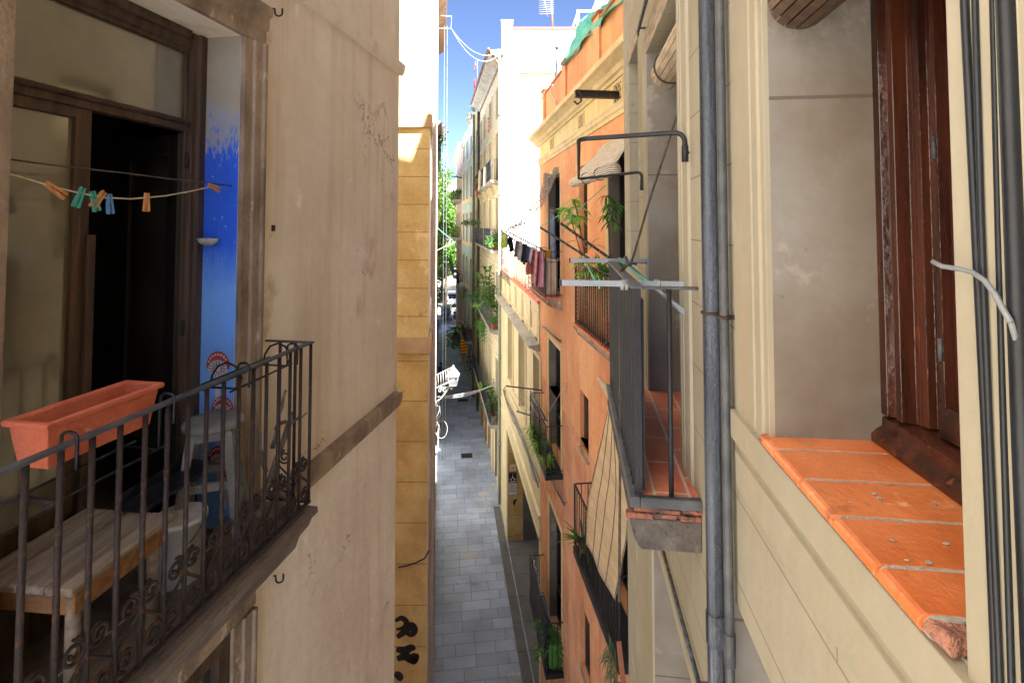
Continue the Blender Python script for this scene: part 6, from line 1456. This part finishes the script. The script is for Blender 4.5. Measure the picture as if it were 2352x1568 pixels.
k = MB(); k.tube([W5.p(W5.uy(47.6), 0, 4.2), W5.p(W5.uy(47.6), 2.0, 4.5)], .05, 6); k.tube([W5.p(W5.uy(47.6), 1.6, 4.45), W5.p(W5.uy(47.6), 1.6, 3.2)], .03, 6); k.ball(W5.p(W5.uy(47.6), 1.6, 3.0), .16); tag(k.build('pulley_beam', M['iron_black']), 'thin dark pulley arm sticking out of the far blue front', 'pulley')
k = MB(); b = W4.p(W4.uy(44), -.5, 8.0); k.lathe(b, [(.2, 0), (.34, .7), (.38, .7), (.38, .8), (.3, .8)], 14); up_ = thing('roof_urn', 'terracotta urn of pink flowers on the far roof edge', 'planter', b); k.build('urn', M['terracotta'], up_)
k = MB(); k.clump(b + V((0, 0, 1.2)), (.6, .6, .5), 150, .18); k.build('foliage', M['leaf_grey'], up_); k = MB(); k.clump(b + V((0, 0, 1.35)), (.6, .6, .4), 60, .16); k.build('blossom', M['cloth_pink'], up_)
k = MB(); k.box(W4, .5, 2.6, -3, -.4, 8.25, 10.6); tag(k.build('roof_hut', M['white_wall']), 'small white roof hut beside the far chimneys', 'roof structure')
k = MB(); k.tube([W4.p(.3, .2, 8.3), W4.p(.3, .2, 11.2)], .04, 6); k.tube([W4.p(.3, .25, 10.6), W4.p(2.0, .4, 10.6)], .03, 6); tag(k.build('roof_line_post', M['iron_grey']), 'dark clothes line post on the far roof', 'post')
cloth('hanging_cloth', 'coral cloth pegged high on the far roof', W4, .35, 1.3, .3, 11.1, 10.75, 'cloth_coral', 'cloths on the far roof', 0, 3); cloth('hanging_cloth', 'dark red cloth pegged lower on the far roof', W4, .35, 1.1, .35, 9.9, 9.3, 'cloth_red', 'cloths on the far roof', 0, 4)
k = MB(); k.clump(W4.p(3.4, -.2, 8.7), (.6, .5, .5), 160, .2); tag(k.build('roof_shrub', M['leaf_grey']), 'grey green shrub on the far roof edge', 'shrub')
# black lantern and flag
bp = at(1047, 792, 41.5); t = lantern('street_lantern', 'black lantern hanging out on an iron arm over the far street', bp, 1.25, M['iron_black'], M['lamp_glass'])
wu = W4.uy(41.5); m = MB(); top = bp + V((0, 0, 1.25)); m.tube([W4.p(wu, 0, top.z + .1), top + V((-.3, 0, .1))], .045, 8); m.tube([top + V((0, 0, .1)), top + V((0, 0, -.1))], .03, 6); m.tube([W4.p(wu, 0, top.z - 1.2), W4.p(wu, .5, top.z - .5), top.lerp(W4.p(wu, 0, top.z), .5) + V((0, 0, .1))], .03, 6); m.tube([W4.p(wu, .03, top.z + .4), W4.p(wu, .03, top.z - 1.4)], .04, 6); m.build('bracket', M['iron_black'], t)
flag('striped_flag', 'yellow and red striped flag hanging under the black lantern', at(1058, 778, 39.2), 'catalan_flag', .5, 1.15, .3)
k = MB(); q = at(1048, 765, 45); k.clump(q, (.9, .9, .7), 420, .2); k.clump(q + V((-.2, 0, -.7)), (.6, .6, .7), 200, .2); tag(k.build('hanging_shrub', M['leaf_bright']), 'bright green shrub spilling over the street behind the black lantern', 'shrub')
k = MB(); q = at(1079, 830, 37); k.clump(q, (.25, .35, 1.0), 160, .12); tag(k.build('hanging_basket', M['cloth_navy']), 'dark bunch of hanging wares below the slatted balcony', 'hanging goods')
k = MB(); q = at(1082, 512, 30); k.clump(q, (.5, .7, .15), 130, .2); tag(k.build('window_box_plant', M['leaf_grey']), 'flat green plant sticking out above the crowded balcony', 'plant')
# ================================================================== end of the street
bd = thing('end_building', 'pale sunlit building closing the square behind the trees', 'building', (-14, 112, -CZ))
WE = Wall((-30, 112), (1, 0), 'R'); WE.n = V((0, -1, 0))
hs = [(x, x + 1.4, z, z + 2.4, .3) for z in (-11.5, -7.5, -3.5, .5, 4.5) for x in range(4, 40, 4)]
m = MB(); facade(m, WE, 0, 42, -CZ, 9.5, hs); body(m, WE, 0, 42, -CZ, 9.5, 6); m.build('wall', M['white_facade'], bd)
for h in hs: window(bd, WE, *h[:4], .2, 'shutter_brown', 'glass_dark', 1, sill=False)
def tree(label, base, h, cr, seed, n):
    r_ = random.Random(seed); t = thing('plane_tree', label, 'tree', base, 'trees on the square'); b = V(base); tr, f = MB(), MB()
    top = b + V((.2, 0, h * .55)); tr.tube([b, b.lerp(top, .5) + V((.1, 0, 0)), top], [.28, .22, .16], 9)
    for i in range(24):
        a = r_.uniform(0, 6.28); st_ = b.lerp(top, r_.uniform(.4, 1)); e = b + V((math.cos(a) * cr * r_.uniform(.15, .9), math.sin(a) * cr * r_.uniform(.15, .9), h * r_.uniform(.3, .98)))
        tr.tube(sag(st_, e, -.4, 6), [.11 - .014 * k for k in range(7)], 6)
        for j in range(3):
            c = e + V((r_.gauss(0, .7), r_.gauss(0, .7), r_.gauss(0, .8))); f.clump(c, (r_.uniform(.8, 1.5), r_.uniform(.8, 1.5), r_.uniform(.6, 1.1)), n, .42, r_)
    tr.build('trunk', M['bark'], t); f.build('crown', M['leaf_tree'], t)
tree('nearest broad plane tree filling the end of the street', (-9.9, 76, -CZ), 18.5, 4.6, 5, 190)
tree('dark plane tree in the middle of the square', (-11.5, 84, -CZ), 15, 4.5, 15, 110)
tree('plane tree standing at the far left before the pale end building', (-16, 100, -CZ), 19, 5.5, 16, 90)
tree('taller plane tree standing behind the nearest one on the left', (-13.5, 90, -CZ), 21, 5, 6, 80)
tree('plane tree at the right behind the far rose house', (-7.0, 93, -CZ), 15, 4.5, 7, 80)
def wheel(mb_rim, mb_t, c, r, w, fr):
    c = V(c); mb_t.tube([c - fr.ex * w / 2, c + fr.ex * w / 2], r, 18); mb_rim.tube([c - fr.ex * (w / 2 + .01), c + fr.ex * (w / 2 + .01)], r * .55, 14)
# three-wheeled taxi
g_ = atz(1024, 742, -CZ); K = Fr((g_.x - .05, g_.y + .3, -CZ), .06)
t = thing('three_wheeler', 'dark green three wheeled taxi with a white stripe facing up the street', 'three-wheeler', K.o)
m = MB(); m.hexa([K.p(x, y, .35) for x, y in ((-.62, 0), (.62, 0), (.68, 2.2), (-.68, 2.2))], [K.p(x, y, 1.12) for x, y in ((-.6, .02), (.6, .02), (.66, 2.2), (-.66, 2.2))]); m.hexa([K.p(x, y, .3) for x, y in ((-.3, -.45), (.3, -.45), (.62, -.002), (-.62, -.002))], [K.p(x, y, .98) for x, y in ((-.28, -.34), (.28, -.34), (.6, -.002), (-.6, -.002))]); m.build('body', M['car_dark'], t, bevel=.05)
m = MB(); m.hexa([K.p(x, y, 1.86) for x, y in ((-.66, -.1), (.66, -.1), (.68, 2.2), (-.68, 2.2))], [K.p(x, y, 1.98) for x, y in ((-.55, 0), (.55, 0), (.58, 2.1), (-.58, 2.1))]); m.build('canopy', M['car_dark'], t, bevel=.04)
m = MB()
for x in (-.62, .62): m.tube([K.p(x, .02, 1.1), K.p(x, -.06, 1.88)], .04, 6); m.tube([K.p(x, 2.1, 1.1), K.p(x, 2.15, 1.88)], .04, 6)
m.tube([K.p(0, .02, 1.12), K.p(0, -.05, 1.88)], .025, 6); m.build('windscreen_frame', M['car_dark'], t)
m = MB()
m.hexa([K.p(-.57, .03, 1.13), K.p(.57, .03, 1.13), K.p(.57, .04, 1.13), K.p(-.57, .04, 1.13)], [K.p(-.57, -.04, 1.85), K.p(.57, -.04, 1.85), K.p(.57, -.03, 1.85), K.p(-.57, -.03, 1.85)]); m.build('windscreen', M['glass'], t)
m = MB(); m.box(K, -.55, .55, -.012, -.003, .74, .79) ; m.box(K, -.3, .3, -.365, -.352, .74, .79); m.build('white_stripe', M['white_print'], t)
for x in (-.45, .45): m = MB(); m.tube([K.p(x, -.02, .9), K.p(x, .03, .9)], .09, 12); m.build('headlight', M['lamp_glass'], t)
for x, y in ((0, -.3), (-.6, 1.7), (.6, 1.7)):
    a, b = MB(), MB(); wheel(b, a, K.p(x, y, .25), .25, .14, K); w = a.build('wheel', M['rubber'], t); b.build('rim', M['iron_grey'], w)
# white van behind
K = Fr((atz(1028, 722, -CZ).x + .1, 77, -CZ), .05); t = thing('parked_van', 'white van parked beyond the three wheeler under the trees', 'van', K.o)
m = MB(); m.wext(Fr(K.o, .05 + math.pi / 2), [(0, .35), (4.6, .35), (4.6, 1.0), (3.8, 1.25), (3.2, 2.1), (.1, 2.2), (0, 1.2)], -.95, .95); m.build('body', M['car_white'], t, bevel=.06)
m = MB(); m.box(K, -.75, .75, -.02, -.004, 1.3, 2.0); m.build('rear_window', M['glass_dark'], t)
for x in (-.85, .85): m = MB(); m.box(K, x - .07, x + .07, -.03, -.003, .8, 1.25); m.build('tail_light', M['cloth_red'], t)
m = MB(); m.box(K, -.95, .95, -.12, -.004, .38, .55); m.build('bumper', M['rubber'], t)
for x, y in ((-.85, .8), (.85, .8), (-.85, 3.8), (.85, 3.8)):
    a, b = MB(), MB(); wheel(b, a, K.p(x, y, .33), .33, .22, K); w = a.build('wheel', M['rubber'], t); b.build('rim', M['iron_grey'], w)
# people
def person(label, base, yaw, shirt, legs, short, step=.16, cat='person'):
    t = thing('person', label, cat, base); Q = Fr(base, yaw)
    def skin(name, vs, es, rad, m_, par, sub=2):
        me = bpy.data.meshes.new(name); r_ = V(t['_loc']); me.from_pydata([Q.p(*q) - r_ for q in vs], es, []); o = bpy.data.objects.new(name, me); COL.objects.link(o); o.parent = par
        s_ = o.modifiers.new('Skin', 'SKIN'); s_.use_smooth_shade = True
        for i, d in enumerate(me.skin_vertices[0].data): d.radius = (rad[i], rad[i]); d.use_root = (i == 0)
        b_ = o.modifiers.new('Sub', 'SUBSURF'); b_.levels = b_.render_levels = 1; me.materials.append(M[m_]); return o
    s = step
    vs = [(0, 0, .93), (0, 0, 1.12), (0, -.01, 1.36), (0, 0, 1.47), (0, -.02, 1.55), (0, -.02, 1.66), (0, -.11, 1.6),
          (.18, 0, 1.39), (.24, -s * .7, 1.14), (.25, -s * 1.5, .9), (.245, -s * 1.7, .82), (-.18, 0, 1.39), (-.24, s * .7, 1.14), (-.25, s * 1.2, .9), (-.245, s * 1.3, .82),
          (.1, 0, .86), (.11, s, .48), (.11, s * 1.9, .08), (.12, s * 1.2, .04), (-.1, 0, .86), (-.11, -s * .9, .48), (-.11, -s * .8, .08), (-.12, -s * 1.7, .04)]
    es = [(0, 1), (1, 2), (2, 3), (3, 4), (4, 5), (5, 6), (2, 7), (7, 8), (8, 9), (9, 10), (2, 11), (11, 12), (12, 13), (13, 14), (0, 15), (15, 16), (16, 17), (17, 18), (0, 19), (19, 20), (20, 21), (21, 22)]
    rad = [.13, .13, .13, .055, .085, .09, .02, .065, .045, .036, .03, .065, .045, .036, .03, .09, .062, .042, .045, .09, .062, .042, .045]
    skin('body', vs, es, rad, 'skin', t)
    skin('shirt', [vs[0], vs[1], vs[2], vs[3], vs[7], vs[8], vs[11], vs[12]], [(0, 1), (1, 2), (2, 3), (2, 4), (4, 5), (2, 6), (6, 7)], [.155, .155, .15, .075, .085, .065, .085, .065], shirt, t)
    kn = .55 if short else .12
    lg = lambda i, j: tuple(vs[i][k] + (vs[j][k] - vs[i][k]) * (1 if short else 1) for k in range(3))
    v2 = [vs[0], vs[15], vs[16], vs[19], vs[20]]; e2 = [(0, 1), (1, 2), (0, 3), (3, 4)]; r2_ = [.16, .11, .085, .11, .085]
    if not short: v2 += [vs[17], vs[21]]; e2 += [(2, 5), (4, 6)]; r2_ += [.065, .065]
    skin('shorts' if short else 'trousers', v2, e2, r2_, legs, t)
    hm = MB(); hm.ball(Q.p(0, .005, 1.655), .105, 8, (1, 1.05, .95)); hm.build('hair', M['hair'], t)
    return t
person('person in dark shirt and shorts walking up the street beside the three wheeler', atz(1045, 742, -CZ), .1, 'cloth_navy', 'cloth_black', True)
person('person in pale blue clothes bending at the left edge of the street', atz(1012, 770, -CZ) + V((-.3, 0, 0)), .6, 'cloth_denim', 'cloth_lilac', False, .2)
person('person in dark clothes walking behind the white barred rack', atz(1013, 884, -CZ) + V((.0, 0, 0)), -.2, 'cloth_blue', 'cloth_black', False)
# ================================================================== the ground
m = MB(); m.quad(*[V(q) for q in ((-400, -60, -CZ - .03), (400, -60, -CZ - .03), (400, 900, -CZ - .03), (-400, 900, -CZ - .03))]); tag(m.build('ground', M['earth']), 'bare ground beyond the houses', 'ground', None, 'structure')
m = MB(); g0, g1_ = -10.0, 64.0
xl = lambda y: -.22 - .141 * y - 1.2; xr = lambda y: 2.487 - .128 * y + 2.0
m.quad(V((xl(g0) - 3, g0, -CZ)), V((xr(g0), g0, -CZ)), V((xr(g1_) + 3, g1_, -CZ)), V((xl(g1_), g1_, -CZ))); tag(m.build('street', M['paving']), 'stone paved alley', 'street', None, 'structure')
m = MB(); m.quad(V((-60, 64, -CZ - .004)), V((40, 64, -CZ - .004)), V((60, 111.9, -CZ - .004)), V((-80, 111.9, -CZ - .004))); tag(m.build('square', M['plaza']), 'sunlit square', 'square', None, 'structure')
m = MB(); gw = lambda y, o: 2.487 - .128 * y + o
for a_, b_ in ((4.0, 23.3),): m.quad(V((gw(a_, -.34), a_, -CZ + .004)), V((gw(a_, -.04), a_, -CZ + .004)), V((gw(b_, -.04), b_, -CZ + .004)), V((gw(b_, -.34), b_, -CZ + .004)))
tag(m.build('gutter_strip', M['gutter']), 'stone gutter strip', 'gutter', None, 'structure')
m = MB(); m.quad(*[WC.p(u, v, -CZ + .008) for u, v in ((rN, .0), (rF, .0), (rF, -1.2), (rN, -1.2))]); tag(m.build('opening_floor', M['gutter']), 'floor of the street opening', 'floor', None, 'structure')
def cover(px, py, a, b, label):
    q = atz(px, py, -CZ); k = MB(); k.box(Fr(q, .13), -a, a, -b, b, .001, .009); tag(k.build('drain_cover', M['cast_iron']), label, 'drain cover', 'drain covers in the paving')
cover(1072, 1046, .3, .28, 'square iron drain cover near the white house pilasters'); cover(1063, 919, .35, .3, 'iron drain cover farther along the street'); 
# ================================================================== light, sky, camera
EL, AZ = 58.0, 33.0                                   # sun behind the viewer and to the right
el, az = math.radians(EL), math.radians(AZ)
sv = V((math.sin(az) * math.cos(el), -math.cos(az) * math.cos(el), math.sin(el)))
sd = bpy.data.lights.new('sun', 'SUN'); sd.energy = SUN; sd.angle = math.radians(.5); sd.color = (1, .975, .945)
so = bpy.data.objects.new('sun', sd); COL.objects.link(so); so.rotation_euler = sv.to_track_quat('Z', 'Y').to_euler(); so.location = (0, 0, 60)
w = bpy.data.worlds.new('World'); scene.world = w; w.use_nodes = True; nt = w.node_tree
sk = nt.nodes.new('ShaderNodeTexSky'); sk.sky_type = 'NISHITA'; sk.sun_disc = False; sk.sun_elevation = el; sk.sun_rotation = math.atan2(sv.x, sv.y)
sk.air_density = AIR; sk.dust_density = .2; sk.ozone_density = OZ; sk.altitude = 0
bg = nt.nodes['Background']; bg.inputs['Strength'].default_value = SKY; nt.links.new(sk.outputs[0], bg.inputs['Color'])
cd = bpy.data.cameras.new('camera'); co = bpy.data.objects.new('camera', cd); COL.objects.link(co); scene.camera = co
cd.lens = 18.0; cd.sensor_width = 36.0; cd.sensor_fit = 'HORIZONTAL'; cd.shift_y = -(784 - PPY) / 2352; cd.clip_start = .02; cd.clip_end = 3000
co.location = (0, 0, CZ); co.rotation_euler = (math.pi / 2 + TH, 0, 0)
vs_ = scene.view_settings; vs_.view_transform = 'Standard'; vs_.look = 'None'; vs_.gamma = 1; vs_.exposure = EXPO
scene.cycles.max_bounces = 16; scene.cycles.diffuse_bounces = 10; scene.cycles.glossy_bounces = 4; scene.cycles.transparent_max_bounces = 12
